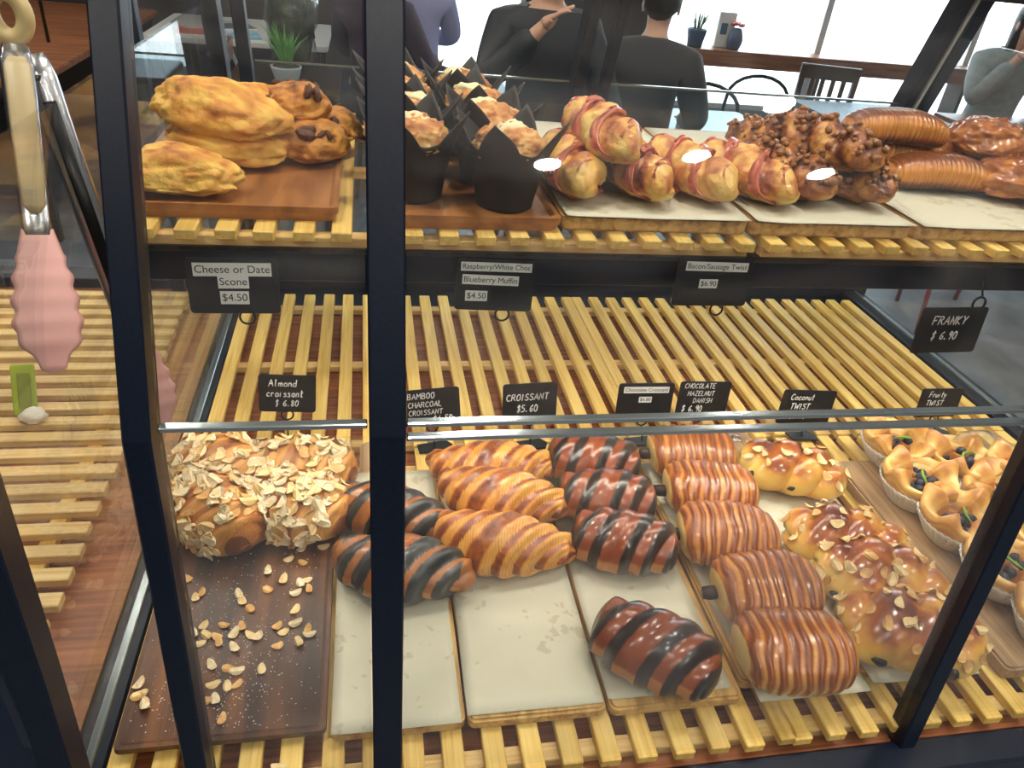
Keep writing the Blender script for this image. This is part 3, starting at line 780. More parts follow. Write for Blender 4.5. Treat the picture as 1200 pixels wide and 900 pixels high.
def fluted_cup():
    def f(u, v):
        th = 2*PI*v; r = .0385+.0205*u+.0014*math.sin(36*th)*(.4+.6*u)
        return Vector((r*math.cos(th), r*math.sin(th), .0006+.036*u)), 0
    me = grid(5, 144, f, True, 'paper_cup', tone=False)
    # thickness and a floor
    n = len(me.vertices); vs = [v.co.copy() for v in me.vertices]; fs = [tuple(p.vertices) for p in me.polygons]
    vs2 = [Vector((v.x*.985, v.y*.985, v.z+.0003)) for v in vs]; k = n
    fs += [tuple(i+k for i in p[::-1]) for p in fs[:]]
    for j in range(144):
        a, b_ = 4*144+j, 4*144+(j+1) % 144; fs.append((a, b_, b_+k, a+k))
    fs.append(tuple(range(143, -1, -1)))
    return mesh('paper_cup', vs+vs2, fs)
dm = [danish_me(s) for s in (1, 2, 3)]; cupm = fluted_cup()
berry = lump_me(.0078, .0078, .0075, 5, .06, 1.5, 3, flat=1.); berry.materials.append(M['berry'])
sprig = tubeme([(-.016, 0, 0), (-.006, .004, .004), (.006, .002, .005), (.016, -.003, .001)], [.0012, .002, .002, .0008], 6); sprig.materials.append(M['leaf'])
slice_ = lump_me(.017, .012, .008, 8, .12, 1.6, 3, flat=.8); slice_.materials.append(M['fruit'])
G = 'fruit danishes in white paper cups'
dd = [(1.106, -.650, 'rearmost at the left corner of the board', 0, 20), (1.080, -.745, 'second from the back along the left edge', 0, 8), (1.190, -.700, 'behind the middle of the group', 0, 40), (1.190, -.790, 'to the right of the middle one', 0, 0),
      (1.088, -.830, 'third from the back along the left edge', 0, 30), (1.090, -.922, 'beside the slanted front post', 0, 12), (1.098, -1.012, 'frontmost at the right border', 0, 50),
      (1.275, -.735, 'strawberry topped one at the far right, the rear one', 1, 10), (1.195, -.885, 'half hidden behind the slanted front post', 0, 25), (1.285, -.83, 'strawberry topped one at the far right, the front one', 1, 33)]
rb = random.Random(12)
for i, (x, y, lb, st, a) in enumerate(dd):
    t = thing('fruit_danish', ('blueberry danish in a white fluted cup, ' if not st else 'danish in a white fluted cup, ')+lb, 'danish', (x, y, .0205), (0, 0, math.radians(a)), G); t.scale = (.98,)*3
    link('crust', dm[i % 3], M['danish'], t); link('paper_cup', cupm, M['cup'], t)
    if not st:
        for j in range(14):
            an = j*2.4; rr = .0068*math.sqrt(j)
            o = link('blueberry', berry, None, t, (rr*math.cos(an), rr*math.sin(an), .0335+rb.uniform(0, .006)-.25*rr*rr/.02), (rb.uniform(0, 3), 0, rb.uniform(0, 6)))
        link('garnish', sprig, None, t, (rb.uniform(-.004, .004), -.004, .0495), (0, 0, rb.uniform(0, 6)))
    else:
        for j in range(4):
            an = j*1.6+.3; o = link('strawberry_piece', slice_, None, t, (.013*math.cos(an), .013*math.sin(an), .037+.004*j), (rb.uniform(-.4, .4), rb.uniform(-.5, .5), an))
# clear sleeve propped over the strawberry danishes
t = link('plastic_sheet', grid(14, 10, lambda u, v: (Vector((-.07+.16*u, .002*math.sin(9*u), .07*v+.012*math.sin(u*7)*v)), 0), False, 'plastic_sheet', tone=False), glassmat('clear_film', (.93, .95, .98), .12, .09), None, (1.27, -.66, .022), (.35, 0, -.25))
sd_ = t.modifiers.new('thickness', 'SOLIDIFY'); sd_.thickness = .0006
props(t, 'clear plastic film standing behind the strawberry danishes', 'plastic film')

# ---------------------------------------------------------------- scones on their tray
ZT = ZS+.0145
def scone_tone(n, t, sd): return t
cs = [lump_me(.075, .046, .036, s, .16, 1.7, 5, scone_tone, .5, .045, 'cheese_scone') for s in (1, 4, 6)]
place('cheese_scone', cs[0], M['cheese'], .040, -.626, ZT, -8, 'single golden cheese scone at the front left of its tray', 'scone', 'cheese scones', scale=.9)
place('cheese_scone', cs[1], M['cheese'], .072, -.505, ZT, -18, 'golden cheese scone underneath another one', 'scone', 'cheese scones', scale=1.06)
place('cheese_scone', cs[2], M['cheese'], .068, -.500, ZT+.034, -22, 'large golden cheese scone on top of the stack', 'scone', 'cheese scones', (.08, .05), 1.14)
place('cheese_scone', cs[0], M['cheese'], .092, -.430, ZT+.028, 15, 'cheese scone leaning behind the stack', 'scone', 'cheese scones', (.5, 0), .95)
date_bit = lump_me(.008, .0045, .0042, 13, .5, 2.8, 3, None, 1., .2); date_bit.materials.append(plain('date_flesh', (70, 38, 22), .6, c2=(104, 60, 32), sc=150, bmp=.6))
def date_scone(seed, x, y, z, a, label, s=1.):
    t = thing('date_scone', label, 'scone', (x, y, z), (0, 0, a), 'date scones'); t.scale = (s,)*3
    me = lump_me(.048, .044, .034, seed, .16, 1.8, 5, None, .55, .05, 'date_scone'); link('crust', me, M['date'], t)
    scatter_on(t, me, 9, [date_bit], seed, lambda c, nn: nn.z > -.1, 'date_piece', -.0035, (.7, 1.5), .5)
date_scone(21, .178, -.480, ZT, .3, 'date scone at the front right corner of its group')
date_scone(22, .196, -.395, ZT, 1.2, 'date scone at the back right behind the others', .95)
date_scone(23, .158, -.440, ZT+.040, 2.2, 'date scone resting on top of the other two', .92)

# ---------------------------------------------------------------- muffins in black tulip papers
def tulip_me(seed):
    sd = Vector((seed*3.3, 1, seed))
    def f(u, v):
        th = 2*PI*v; c4 = abs(math.cos(2*(th))); pk = max(0, 1-abs(((th/(PI/2)) % 1)-.5)/.34)          # sharp points between the folds
        c4 = pk           # four pointed corners
        top = .072+.036*pk+.006*noise.noise(Vector((math.cos(th)*2, math.sin(th)*2, 0))+sd)
        z = .0008+top*u
        sq = (abs(math.cos(th))**5+abs(math.sin(th))**5)**(-1/5)
        sq2 = (abs(math.cos(th-PI/4))**5+abs(math.sin(th-PI/4))**5)**(-1/5)
        w = sm(.35, .9, u)
        r = .0335*(1+.02*math.sin(22*th)*(1-u))*(1-w)+(.034+.020*sm(0, 1, z/.13))*w*(.86+.14*sq)
        r = .034+(.022)*(z/.09)**1.3*(1+.22*pk*sm(.06, .1, z))
        r *= 1+.025*math.sin(4*th+PI)*(1-w)
        r *= .94+.06*sq2 if u < .5 else .96+.06*c4
        return Vector((r*math.cos(th), r*math.sin(th), z)), 0
    nu, nv = 16, 96
    me = grid(nu, nv, f, True, 'tulip', tone=False)
    vs = [v.co.copy() for v in me.vertices]; fs = [tuple(p.vertices) for p in me.polygons]; k = len(vs)
    vs += [Vector((v.x*.975, v.y*.975, v.z+.0004)) for v in vs]
    fs += [tuple(i+k for i in p[::-1]) for p in fs[:]]
    for j in range(nv):
        a, b_ = (nu-1)*nv+j, (nu-1)*nv+(j+1) % nv; fs.append((a, b_, b_+k, a+k))
    fs.append(tuple(range(nv-1, -1, -1)))
    return mesh('tulip_paper', vs, fs)
tul = [tulip_me(s) for s in (1, 2, 3)]
mdome = [lump_me(.043, .043, .028, s, .14, 2.1, 5, None, .8, .11, 'muffin_top') for s in (31, 32, 33)]
mbase = grid(6, 32, lambda u, v: (Vector(((.026+.014*u)*math.cos(2*PI*v), (.026+.014*u)*math.sin(2*PI*v), .002+.056*u)), .4), True, 'muffin_base', cap=True)
blob = lump_me(.022, .017, .009, 40, .35, 1.8, 4, None, .6, .08); blob.materials.append(M['cream'])
rm = random.Random(3)
rows = [(.412, -.630, 'front right of the muffin tray'), (.404, -.525, 'second from the front, right column'), (.398, -.42, 'third from the front, right column'), (.392, -.315, 'rearmost in the right column'),
        (.302, -.610, 'front left, partly behind the centre post'), (.300, -.505, 'second from the front, left column'), (.298, -.40, 'third from the front, left column'), (.296, -.295, 'rearmost in the left column')]
for i, (x, y, lb) in enumerate(rows):
    t = thing('muffin', 'muffin in a pointed black paper, '+lb, 'muffin', (x, y, ZT), (0, 0, .5+rm.uniform(-.3, .3)), 'muffins in black tulip papers')
    t.rotation_euler[1] = rm.uniform(-.03, .03)
    link('tulip_paper', tul[i % 3], M['liner'], t)
    link('muffin_base', mbase, M['muffin'], t)
    link('muffin_top', mdome[i % 3], M['muffin'], t, (0, 0, .043), (0, 0, rm.uniform(0, 6)))
    link('white_chocolate', blob, None, t, (rm.uniform(-.012, .012), rm.uniform(-.012,   .012), .083), (0, 0, rm.uniform(0, 6)))

# ---------------------------------------------------------------- savoury twists, loaves and buns
ZB = ZS+.0225
def twistroll_me(seed, Ln, R, nt, name, rough=1.):
    """plump roll with two strands wound round each other"""
    sd = Vector((seed*2.7, seed, 4))
    def f(u, v):
        s = -1+2*u; th = 2*PI*v; env = max(.06, (1-abs(s)**3.0)**.55 if abs(s) < 1 else .06)
        g = abs(math.sin(th+PI*nt*s)); lump = .80+.26*g
        r = R*env*lump*(1+.10*noise.noise(Vector((s*3, math.cos(th), math.sin(th)))+sd)+.05*rough*noise.noise(Vector((s*9, 3*math.cos(th), 3*math.sin(th)))+sd)+.035*(rough-.6)*noise.noise(Vector((s*24, 7*math.cos(th), 7*math.sin(th)))+sd))
        x, z = r*math.cos(th), r*math.sin(th)
        if z < 0: z *= .6
        p = Vector((x, s*Ln/2, z))
        t = .30+.35*(1-g)+.5*fbm(p*30+sd, 3)+.12*math.sin(th)
        return p, t
    me = grid(90, 48, f, True, name, cap=True)
    zmin = min(v.co.z for v in me.vertices)
    for v in me.vertices: v.co.z -= zmin
    return me, zmin
def ribbon_on(seed, Ln, R, nt, zmin, phase, w=.012, s0=-.85, s1=.85):
    """bacon rasher wound along the groove of a roll"""
    def f(u, v):
        s = s0+(s1-s0)*u; env = (1-abs(s)**3.0)**.55
        th = -PI*nt*s*1.0+phase+.5*noise.noise((s*3, phase, seed))+(v-.5)*w/R*(1.6+1.2*noise.noise((s*5, seed, phase)))
        r = R*env*1.03+.0025*math.sin(u*23+v*4)
        x, z = r*math.cos(th), r*math.sin(th)
        if z < 0: z *= .6
        return Vector((x, s*Ln/2+.006*math.sin(v*9), z-zmin)), 0
    me = grid(48, 6, f, False, 'bacon_strip', tone=False)
    n = len(me.vertices); vs = [v.co.copy() for v in me.vertices]; fs = [tuple(p.vertices) for p in me.polygons]
    c = Vector((0, 0, -zmin)); vs += [Vector((c.x+(v.x)*.90, v.y, c.z+(v.z-c.z)*.90)) for v in vs]
    fs += [tuple(i+n for i in p[::-1]) for p in fs[:]]
    for i in range(47):
        for j in (0, 5): a, b_ = i*6+j, (i+1)*6+j; fs.append((a, b_, b_+n, a+n))
    return mesh('bacon_strip', vs, fs)
BL, BR = .20, .036
btw = [twistroll_me(s, BL, BR, 1.3, 'bacon_twist', 1.9) for s in (1, 2, 3)]
bst = [[ribbon_on(s, BL, BR, 1.3, btw[k][1], ph) for ph in (.6, .6+2*PI/3, .6+4*PI/3)] for k, s in enumerate((1, 2, 3))]
for i, (x, y, z, a, lb) in enumerate(((.507, -.568, ZB, -3, 'bacon twist at the left, beside the front muffin'), (.590, -.568, ZB, 8, 'bacon twist lying under the top one, at its right'), (.545, -.555, ZB+.040, 6, 'bacon twist laid on top of the other two'),
                                      (.672, -.565, ZB, 12, 'bacon twist lying alone in the middle of the shelf'), (.752, -.565, ZB, 16, 'crisp bacon twist left of the dark sausage twists'))):
    t = thing('bacon_twist', lb, 'savoury twist', (x, y, z), (0, 0, math.radians(a)), 'bacon twists')
    k = i % 3; link('crust', btw[k][0], M['bacontwist'], t)
    for me in bst[k]: link('bacon_strip', me, M['bacon'], t)
stw = [twistroll_me(s, .19, .037, 1.9, 'sausage_twist', 2.4)[0] for s in (11, 12)]
nub = lump_me(.007, .006, .0055, 9, .35, 2.5, 2, None, 1.); nub.materials.append(plain('fried_crumb', (110, 62, 30), .4, c2=(170, 112, 58), sc=160, coat=.4))
for i, (x, y, z, a, lb) in enumerate(((.818, -.552, ZB, 14, 'dark crumbed twist, leftmost of its pile'), (.905, -.552, ZB, 14, 'dark crumbed twist, at the right end of its pile'), (.868, -.545, ZB+.038, 24, 'dark crumbed twist lying on top of the pile'), (.860, -.42, ZB, 10, 'dark crumbed twist at the back of the pile'))):
    t = thing('sausage_twist', lb, 'savoury twist', (x, y, z), (0, 0, math.radians(a)), 'dark crumbed sausage twists')
    link('crust', stw[i % 2], M['sausage'], t)
    scatter_on(t, stw[i % 2], 80, [nub], 90+i, lambda c, nn: nn.z > .3, 'crumb', .0, (.35, .95), .6)
def loaf_me(seed, lx=.085, ly=.036, h=.050):
    sd = Vector((seed, 3, seed*2))
    def f(u, v):
        s = -1+2*u; th = 2*PI*v; c, q = math.cos(th), math.sin(th)
        e = (1-abs(s)**4)**.45 if abs(s) < .999 else .03
        rr = (abs(c)**2.6+abs(q)**2.6)**(-1/2.6)
        r = rr*max(e, .08)*(1+.022*math.sin(s*70+2*noise.noise(Vector((s*3, q, seed))))+.04*noise.noise(Vector((s*2, c, q))+sd))
        p = Vector((lx*s, ly*r*c, h*.5*r*q+.010*(1-s*s)))
        t = .26+.50*sm(.45, .95, q)+.66*sm(-.1, -.7, q)*(1 if c < .3 else .6)+.12*math.sin(s*120+3*noise.noise(Vector((s*6, q*2, seed))))
        if abs(s) > .9: t = .4
        return p, t+.1*fbm(p*40+sd, 3)
    me = grid(120, 48, f, True, 'loaf', cap=True)
    zmin = min(v.co.z for v in me.vertices)
    for v in me.vertices: v.co.z -= zmin
    return me
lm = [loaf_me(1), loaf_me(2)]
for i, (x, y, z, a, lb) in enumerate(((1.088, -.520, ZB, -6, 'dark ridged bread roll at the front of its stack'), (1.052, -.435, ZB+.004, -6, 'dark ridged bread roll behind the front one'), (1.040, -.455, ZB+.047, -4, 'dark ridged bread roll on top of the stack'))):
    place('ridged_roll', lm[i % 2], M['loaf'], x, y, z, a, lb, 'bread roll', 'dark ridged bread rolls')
gb = [lump_me(.062, .055, .036, s, .18, 2.0, 5, None, .55, .05, 'glazed_bun') for s in (51, 52)]
for i, (x, y, z, a, lb) in enumerate(((1.195, -.540, ZB, 20, 'glazed brown bun right of the front ridged roll'), (1.175, -.42, ZB+.012, 50, 'glazed brown bun behind the ridged rolls'), (1.195, -.47, ZB+.040, 80, 'glazed brown bun topping the pile at the right'), (1.25, -.615, ZB, 130, 'glazed brown bun at the right border of the shelf'), (1.29, -.48, ZB, 10, 'glazed brown bun farthest right on the shelf'))):
    place('glazed_bun', gb[i % 2], M['glazed'], x, y, z, a, lb, 'bun', 'glazed brown buns')

# ---------------------------------------------------------------- price cards
GL = {'A': '0,0 .28,1 .56,0|.1,.38 .46,.38', 'B': '0,0 0,1 .35,.95 .42,.75 .3,.54 0,.5|.3,.54 .48,.3 .36,.04 0,0', 'C': '.5,.82 .3,1 .08,.8 0,.45 .12,.1 .32,0 .52,.15',
      'D': '0,0 0,1 .3,.92 .5,.6 .46,.25 .26,.04 0,0', 'E': '.46,1 0,1 0,0 .48,0|0,.52 .38,.52', 'F': '.48,1 0,1 0,0|0,.52 .38,.55', 'H': '0,1 0,0|.48,1 .48,0|0,.5 .48,.52', 'I': '.1,1 .1,0', 'K': '0,1 0,0|.46,1 0,.45 .5,0',
      'L': '0,1 0,0 .44,0', 'M': '0,0 .06,1 .3,.4 .54,1 .62,0', 'N': '0,0 0,1 .46,0 .48,1', 'O': '.25,1 .05,.8 0,.45 .12,.08 .3,0 .48,.2 .52,.6 .42,.92 .25,1', 'R': '0,0 0,1 .34,.96 .44,.76 .32,.55 0,.5|.2,.52 .5,0',
      'S': '.46,.86 .28,1 .06,.86 .08,.62 .4,.42 .46,.18 .24,0 0,.14', 'T': '0,1 .54,1|.27,1 .27,0', 'U': '0,1 .02,.25 .2,0 .4,.14 .46,1', 'W': '0,1 .14,0 .32,.7 .48,0 .66,1', 'Y': '0,1 .24,.5 .5,1|.24,.5 .2,0', 'Z': '0,1 .46,1 0,0 .5,0',
      'l': '.05,1 .08,.1 .2,0', 'm': '0,0 0,.55|0,.42 .14,.56 .22,.4 .22,0|.22,.42 .36,.56 .44,.4 .46,0', 'o': '.2,.55 .02,.4 .04,.1 .2,0 .38,.12 .38,.42 .2,.55', 'n': '0,0 0,.55|0,.42 .2,.58 .32,.4 .33,0', 'd': '.36,.42 .18,.55 .02,.4 .04,.1 .2,0 .36,.16|.38,1 .38,0',
      'c': '.34,.46 .18,.56 .02,.38 .04,.1 .2,0 .36,.1', 'r': '0,0 0,.55|0,.38 .14,.54 .28,.52', 'i': '.06,.55 .06,0|.06,.75 .07,.78', 's': '.3,.48 .14,.56 .04,.44 .26,.24 .28,.08 .12,0 0,.08', 'a': '.34,.46 .18,.56 .02,.38 .04,.1 .18,0 .34,.16|.34,.55 .36,0', 't': '.14,.95 .14,.1 .3,0|0,.6 .32,.62',
      'u': '0,.55 .02,.12 .16,0 .32,.14|.34,.55 .36,0', 'y': '0,.55 .16,.1|.36,.55 .1,-.35', '0': '.2,1 .02,.75 .02,.25 .2,0 .38,.22 .4,.74 .2,1', '5': '.4,1 .06,1 .04,.58 .26,.6 .4,.36 .26,.04 0,.06', '6': '.34,.98 .08,.6 .02,.22 .18,0 .38,.14 .34,.42 .1,.42', '8': '.2,.52 .04,.76 .2,1 .36,.78 .2,.52 .02,.24 .2,0 .38,.24 .2,.52',
      '9': '.34,.72 .16,.5 .02,.72 .16,1 .34,.88 .34,.5 .24,0', '$': '.42,.8 .22,.92 .04,.76 .36,.4 .26,.1 .02,.2|.24,1.1 .2,-.12', '.': '.04,.02 .1,.05 .12,.12 .05,.1', ' ': ''}
def strokes_me(text, h, rnd, wob=.03, slope=0.):
    """hand lettering: each pen stroke a thin raised bead; starts at x=0, in the xz plane facing -y"""
    mes = []; x = 0.; w = h*.075
    for ch in text:
        g = GL.get(ch, ''); mx = .28
        for st in g.split('|'):
            pts = []
            for p in st.split():
                a, b_ = map(float, p.split(',')); mx = max(mx, a)
                pts.append(Vector((x+(a+rnd.uniform(-wob, wob)+.12*b_)*h, 0, (b_+rnd.uniform(-wob, wob))*h+slope*x)))
            if len(pts) > 1:
                q = []
                for i in range(len(pts)-1): q += [pts[i], pts[i]*.5+pts[i+1]*.5]
                q.append(pts[-1]); mes.append(tubeme(q, w, 5))
        x += (mx+.2)*h
    me = merge(mes, 'lettering')
    for v in me.vertices: v.co.y = v.co.y*.35-.0002
    return me, x
def text_me(s, size):
    cu = bpy.data.curves.new('txt', 'FONT'); cu.body = s; cu.size = size; cu.align_x = 'CENTER'; cu.align_y = 'CENTER'; cu.extrude = .0001
    o = bpy.data.objects.new('txt', cu); C.objects.link(o)
    me = bpy.data.meshes.new_from_object(o.evaluated_get(bpy.context.evaluated_depsgraph_get()))
    bpy.data.objects.remove(o); bpy.data.curves.remove(cu)
    return me
cardcache = {}
def card(label, loc, w, h, rot, lines, holder, hand=True, corner=.005):
    """slate price card: origin at its lower edge; lines = (text, x centre or left, z, height)"""
    t = thing('price_card', label, 'price card', loc, rot)
    b_ = link('plate', slab('plate', roundrect(w, h, corner), -.0012, .0012, .0004), M['chalk'], t, (0, 0, h/2), (PI/2, 0, 0))
    rnd = random.Random(label)
    if hand:
        for s, x, z, hh in lines:
            me, ln = strokes_me(s, hh, rnd); o = link('lettering', me, M['ink'], b_)
            k = x; o.matrix_local = Matrix.Translation((k, z-h/2, .0013)) @ Matrix.Rotation(-PI/2, 4, 'X')
    else:
        for s, x, z, hh in lines:
            me = text_me(s, hh); wd = max(v.co.x for v in me.vertices)-min(v.co.x for v in me.vertices)
            tp = link('label_tape', boxme(wd+.004, hh*1.25, .0004, 0, 1, 'tape%s' % s), M['labelpaper'], b_, (x, z-h/2, .0014))
            tp.rotation_euler = (0, 0, rnd.uniform(-.02, .02))
            o = link('lettering', me, M['print'], b_, (x, z-h/2, .0017), tp.rotation_euler)
    if holder == 'foot':
        link('foot_plate', slab('foot', [(-.026, -.012), (.022, -.016), (.03, .0), (.022, .016), (-.026, .014)], 0, .0025, .0006), M['wire'], t, (0, -.014, -loc[2]+.0005), (0, 0, .1))
        link('clip_ring', tubeme(ringpts((0, -.002, -.004), .0085, 20, 'y'), .0013, 7, closed=True), M['wire'], t)
        link('stem', tubeme([(0, -.016, -loc[2]+.001), (.001, -.008, -loc[2]*.55), (0, -.002, -.0125)], .0012, 6), M['wire'], t)
    elif holder == 'hook':
        link('clip_ring', tubeme(ringpts((.012, -.002, -.004), .0085, 20, 'y'), .0013, 7, closed=True), M['wire'], t)
        link('stem', tubeme([(.012, .0, .004), (.012, .008, .02), (.012, .012, h-.01)], .0013, 6), M['wire'], t)
    elif holder == 'hang':
        link('clip_ring', tubeme(ringpts((w*.30, -.002, h+.006), .0095, 20, 'y'), .0018, 7, closed=True), M['wire'], t)
        link('stem', tubeme([(w*.30+.004, .0, h+.014), (w*.36, .008, h+.024), (w*.36, .012, h+.04)], .0015, 6), M['wire'], t)
    return t
card('black price card reading Cheese or Date Scone, 4.50', (.097, -.70, .318), .099, .066, (-.1, 0, 0), [('Cheese or Date', .0, .053, .0125), ('Scone', .0, .0385, .0125), ('$4.50', .0, .0195, .0125)], 'hook', False)
card('black price card for raspberry and blueberry muffins, 4.50', (.3965, -.70, .324), .096, .064, (-.1, .03, .0), [('Raspberry/White Choc', .0, .0555, .0088), ('Blueberry Muffin', -.006, .039, .0098), ('$4.50', -.022, .0185, .0105)], 'hook', False)
card('black price card for Bacon/Sausage Twist, 6.90', (.678, -.70, .333), .102, .063, (-.1, 0, .0), [('Bacon/Sausage Twist', .002, .0525, .0096), ('$6.90', -.006, .030, .0095)], 'hook', False)
card('hanging black price card chalked FRANKY 6.90', (1.057, -.70, .261), .102, .070, (-.08, -.03, -.02), [('FRANKY', -.031, .044, .013), ('$ 6.90', -.026, .021, .0125)], 'hang')
card('black price card chalked Almond croissant', (.124, -.54, .066), .083, .062, (-.12, .05, 0), [('Almond', -.027, .043, .0115), ('croissant', -.030, .026, .0115), ('$ 6.80', -.018, .010, .0105)], 'foot')
card('black price card chalked BAMBOO CHARCOAL CROISSANT', (.345, -.54, .036), .092, .064, (-.12, -.09, 0), [('BAMBOO', -.036, .048, .010), ('CHARCOAL', -.036, .033, .0095), ('CROISSANT', -.036, .019, .009), ('$6.50', .002, .005, .011)], 'foot')
card('black price card chalked CROISSANT 5.60', (.503, -.54, .044), .089, .064, (-.12, -.05, 0), [('CROISSANT', -.039, .034, .0115), ('$5.60', -.022, .013, .0125)], 'foot')
card('black price card with printed Chocolate Croissant tape', (.698, -.54, .039), .097, .066, (-.12, 0, 0), [('Chocolate Croissant', 0, .054, .0090), ('$6.80', 0, .036, .0085)], 'foot', False)
card('black price card chalked CHOCOLATE HAZELNUT DANISH', (.801, -.54, .045), .092, .062, (-.12, .02, 0), [('CHOCOLATE', -.038, .050, .0088), ('HAZELNUT', -.030, .036, .0088), ('DANISH', -.018, .0225, .0088), ('$ 6.90', -.036, .006, .0115)], 'foot')
card('black price card chalked Coconut TWIST', (1.0, -.54, .020), .103, .066, (-.12, .05, 0), [('Coconut', -.036, .047, .0115), ('TWIST', -.032, .029, .0112), ('$6.90', -.028, .010, .0115)], 'foot')
card('black price card chalked Fruity TWIST', (1.267, -.54, .028), .085, .058, (-.12, .0, 0), [('Fruity', -.026, .041, .011), ('TWIST', -.028, .024, .0105), ('$6.90', -.028, .007, .0105)], 'foot')

# ---------------------------------------------------------------- tongs hung over the left side pane
tg = thing('tongs', 'steel tongs with beige grips and pink scalloped silicone heads', 'tongs', (-.05, -.735, .60))
bpy.context.view_layer.update()
def arm(p0, p1, p2, wref, inner):
    """p0 hinge, p1 end of steel, p2 tip of silicone head"""
    p0, p1, p2 = map(Vector, (p0, p1, p2)); a = (p2-p0).normalized(); w = a.cross(Vector(wref)).normalized(); n = w.cross(a).normalized()
    def obj(name, prof, mat, bev=.0008):
        """prof: (position along, half width, thickness, lift)"""
        vs, fs = [], []
        for s, hw, th, lf in prof:
            c = p0+a*s+n*lf
            vs += [c-w*hw-n*th*.2, c-w*hw*.7+n*th*.5, c+w*hw*.7+n*th*.5, c+w*hw-n*th*.2, c+w*hw*.8-n*th*.5, c-w*hw*.8-n*th*.5]
        m = len(prof)
        for i in range(m-1):
            for j in range(6): fs.append((i*6+j, i*6+(j+1) % 6, i*6+6+(j+1) % 6, i*6+6+j))
        fs.append((5, 4, 3, 2, 1, 0)); fs.append(tuple(range(m*6-6, m*6)))
        me = mesh(name, vs, fs, True); bm = bmesh.new(); bm.from_mesh(me); me2 = bmmesh(name, bm, True)
        return put(link(name, me2, mat), tg)
    ls = (p1-p0).length; lt = (p2-p0).length
    if inner > 0: obj('dark_channel_strip', [(.04, .0056, .002, -.0066), (ls*.5, .0054, .002, -.0064), (ls-.03, .005, .002, -.0053)], M['wire'])  # dark strip laid on the arm for the inside of its channel
    obj('steel_arm', [(0, .010, .012, 0), (.02, .0135, .014, 0), (ls*.5, .0125, .013, 0), (ls-.01, .0115, .010, 0), (ls+.02, .0105, .006, 0)], M['chrome'])
    obj('grip', [(.012, .006, .002, inner*.007), (.02, .0105, .005, inner*.008), (ls*.5, .0105, .007, inner*.008), (ls*.62, .0098, .003, inner*.008), (ls*.7, .0098, .006, inner*.008), (ls*.86, .009, .005, inner*.007), (ls*.9, .004, .002, inner*.007)], M['beige'])
    # scalloped paddle
    n_ = 40; pr = []; kw = 1. if inner < 0 else .86
    for i in range(n_):
        q = i/(n_-1); env = .012+.0135*math.sin(min(1, q*1.5)*PI/2)-.017*sm(.72, 1, q)
        pr.append((ls-.004+(lt-ls+.004)*q, kw*env*(1+.07*math.sin(q*2*PI*6.5)*(1 if q > .2 else 0)) if q < .99 else .004, .006+.004*math.sin(q*PI), .006*math.sin(q*PI)*inner))
    obj('silicone_head', pr, M['pink'])
vd = Vector((-.04, -.8, .5))-Vector(cam.location); vd.normalize()
arm((-.055, -.735, .598), (-.038, -.828, .462), (-.0235, -.898, .362), vd, -1)
arm((-.044, -.732, .592), (.020, -.800, .350), (.031, -.812, .241), vd, 1)
put(link('rivet', tubeme([(-.044, -.742, .578), (-.038, -.748, .577)], .0035, 12), M['chrome']), tg)
lp = [Vector((-.058, -.726, .622))+Vector((math.cos(a)*.0135, .0, math.sin(a)*.018)) for a in [2*PI*i/24 for i in range(24)]]
put(link('hanging_loop', tubeme(lp, .0075, 12, closed=True), M['yellowring']), tg)
cord = link('hanging_cord', tubeme([(-.034, -.715, .60), (-.035, -.71, .66), (-.036, -.70, .76)], .0016, 8), M['wire']); put(cord, tg)

# green label clip on the side counter
t = thing('label_clip', 'green plastic label clip with a white crumb on the left counter', 'label clip', (-.285, -.44, .0), (0, 0, .35)); t.scale = (1.25,)*3
link('clip_body', slab('clip', roundrect(.026, .012, .002), 0, .062, .001), plain('lime_plastic', (150, 176, 40), .4), t, (0, 0, .002), (-.35, .15, 0))
link('recess', boxme(.014, .002, .044, .0006, 1, 'recess'), plain('olive_plastic', (112, 134, 30), .5), t, (.005, .003, .033), (-.35, .15, 0))
link('crumb', lump_me(.014, .012, .012, 77, .3, 2, 3), plain('white_crumb', (232, 226, 210), .8), t, (.008, -.02, .0))

# ---------------------------------------------------------------- the cafe behind the case
TZ = -.075
M['blackmetal'] = plain('black_metal', (18, 19, 22), .35, metal=.4)
M['darkwood'] = wood('dark_chair_wood', [(.3, (40, 28, 22)), (.6, (66, 46, 34)), (.75, (84, 60, 44))], (2, 14, 14), .45, .2)
M['paletop'] = plain('pale_tabletop', (186, 206, 204), .3)
M['redmetal'] = plain('red_metal', (150, 40, 34), .4)
M['whitetop'] = plain('white_tabletop', (206, 206, 204), .35)
def table(label, x0, x1, y0, y1, top, leg, z=TZ, th=.03, r=.03):
    t = thing('cafe_table', label, 'table', ((x0+x1)/2, (y0+y1)/2, FLOOR))
    h = z-FLOOR
    link('tabletop', slab('tabletop', roundrect(x1-x0, y1-y0, r), h-th, h, .004), top, t)
    for sx in (-1, 1):
        for sy in (-1, 1): link('leg', boxme(.04, .04, h-th, .004, 1, leg.name), leg, t, (sx*((x1-x0)/2-.07), sy*((y1-y0)/2-.07), (h-th)/2))
    return t
table('long wooden table at the far left behind the tongs', -2.5, -1.16, 2.15, 4.6, M['tablewood'], M['darkwood'], r=.08)
table('white table strewn with magazines at the back left', -1.05, .02, 3.55, 4.5, M['whitetop'], M['blackmetal'])
table('dark table carrying the grass plant behind the scones', -.42, .12, 2.25, 2.95, M['darkwood'], M['blackmetal'])
table('pale blue table right of the person in black', 1.66, 2.25, 1.45, 2.45, M['paletop'], M['blackmetal'])
table('dark tabletop behind the ridged bread rolls', 2.80, 3.62, 2.35, 2.92, M['darkwood'], M['blackmetal'])
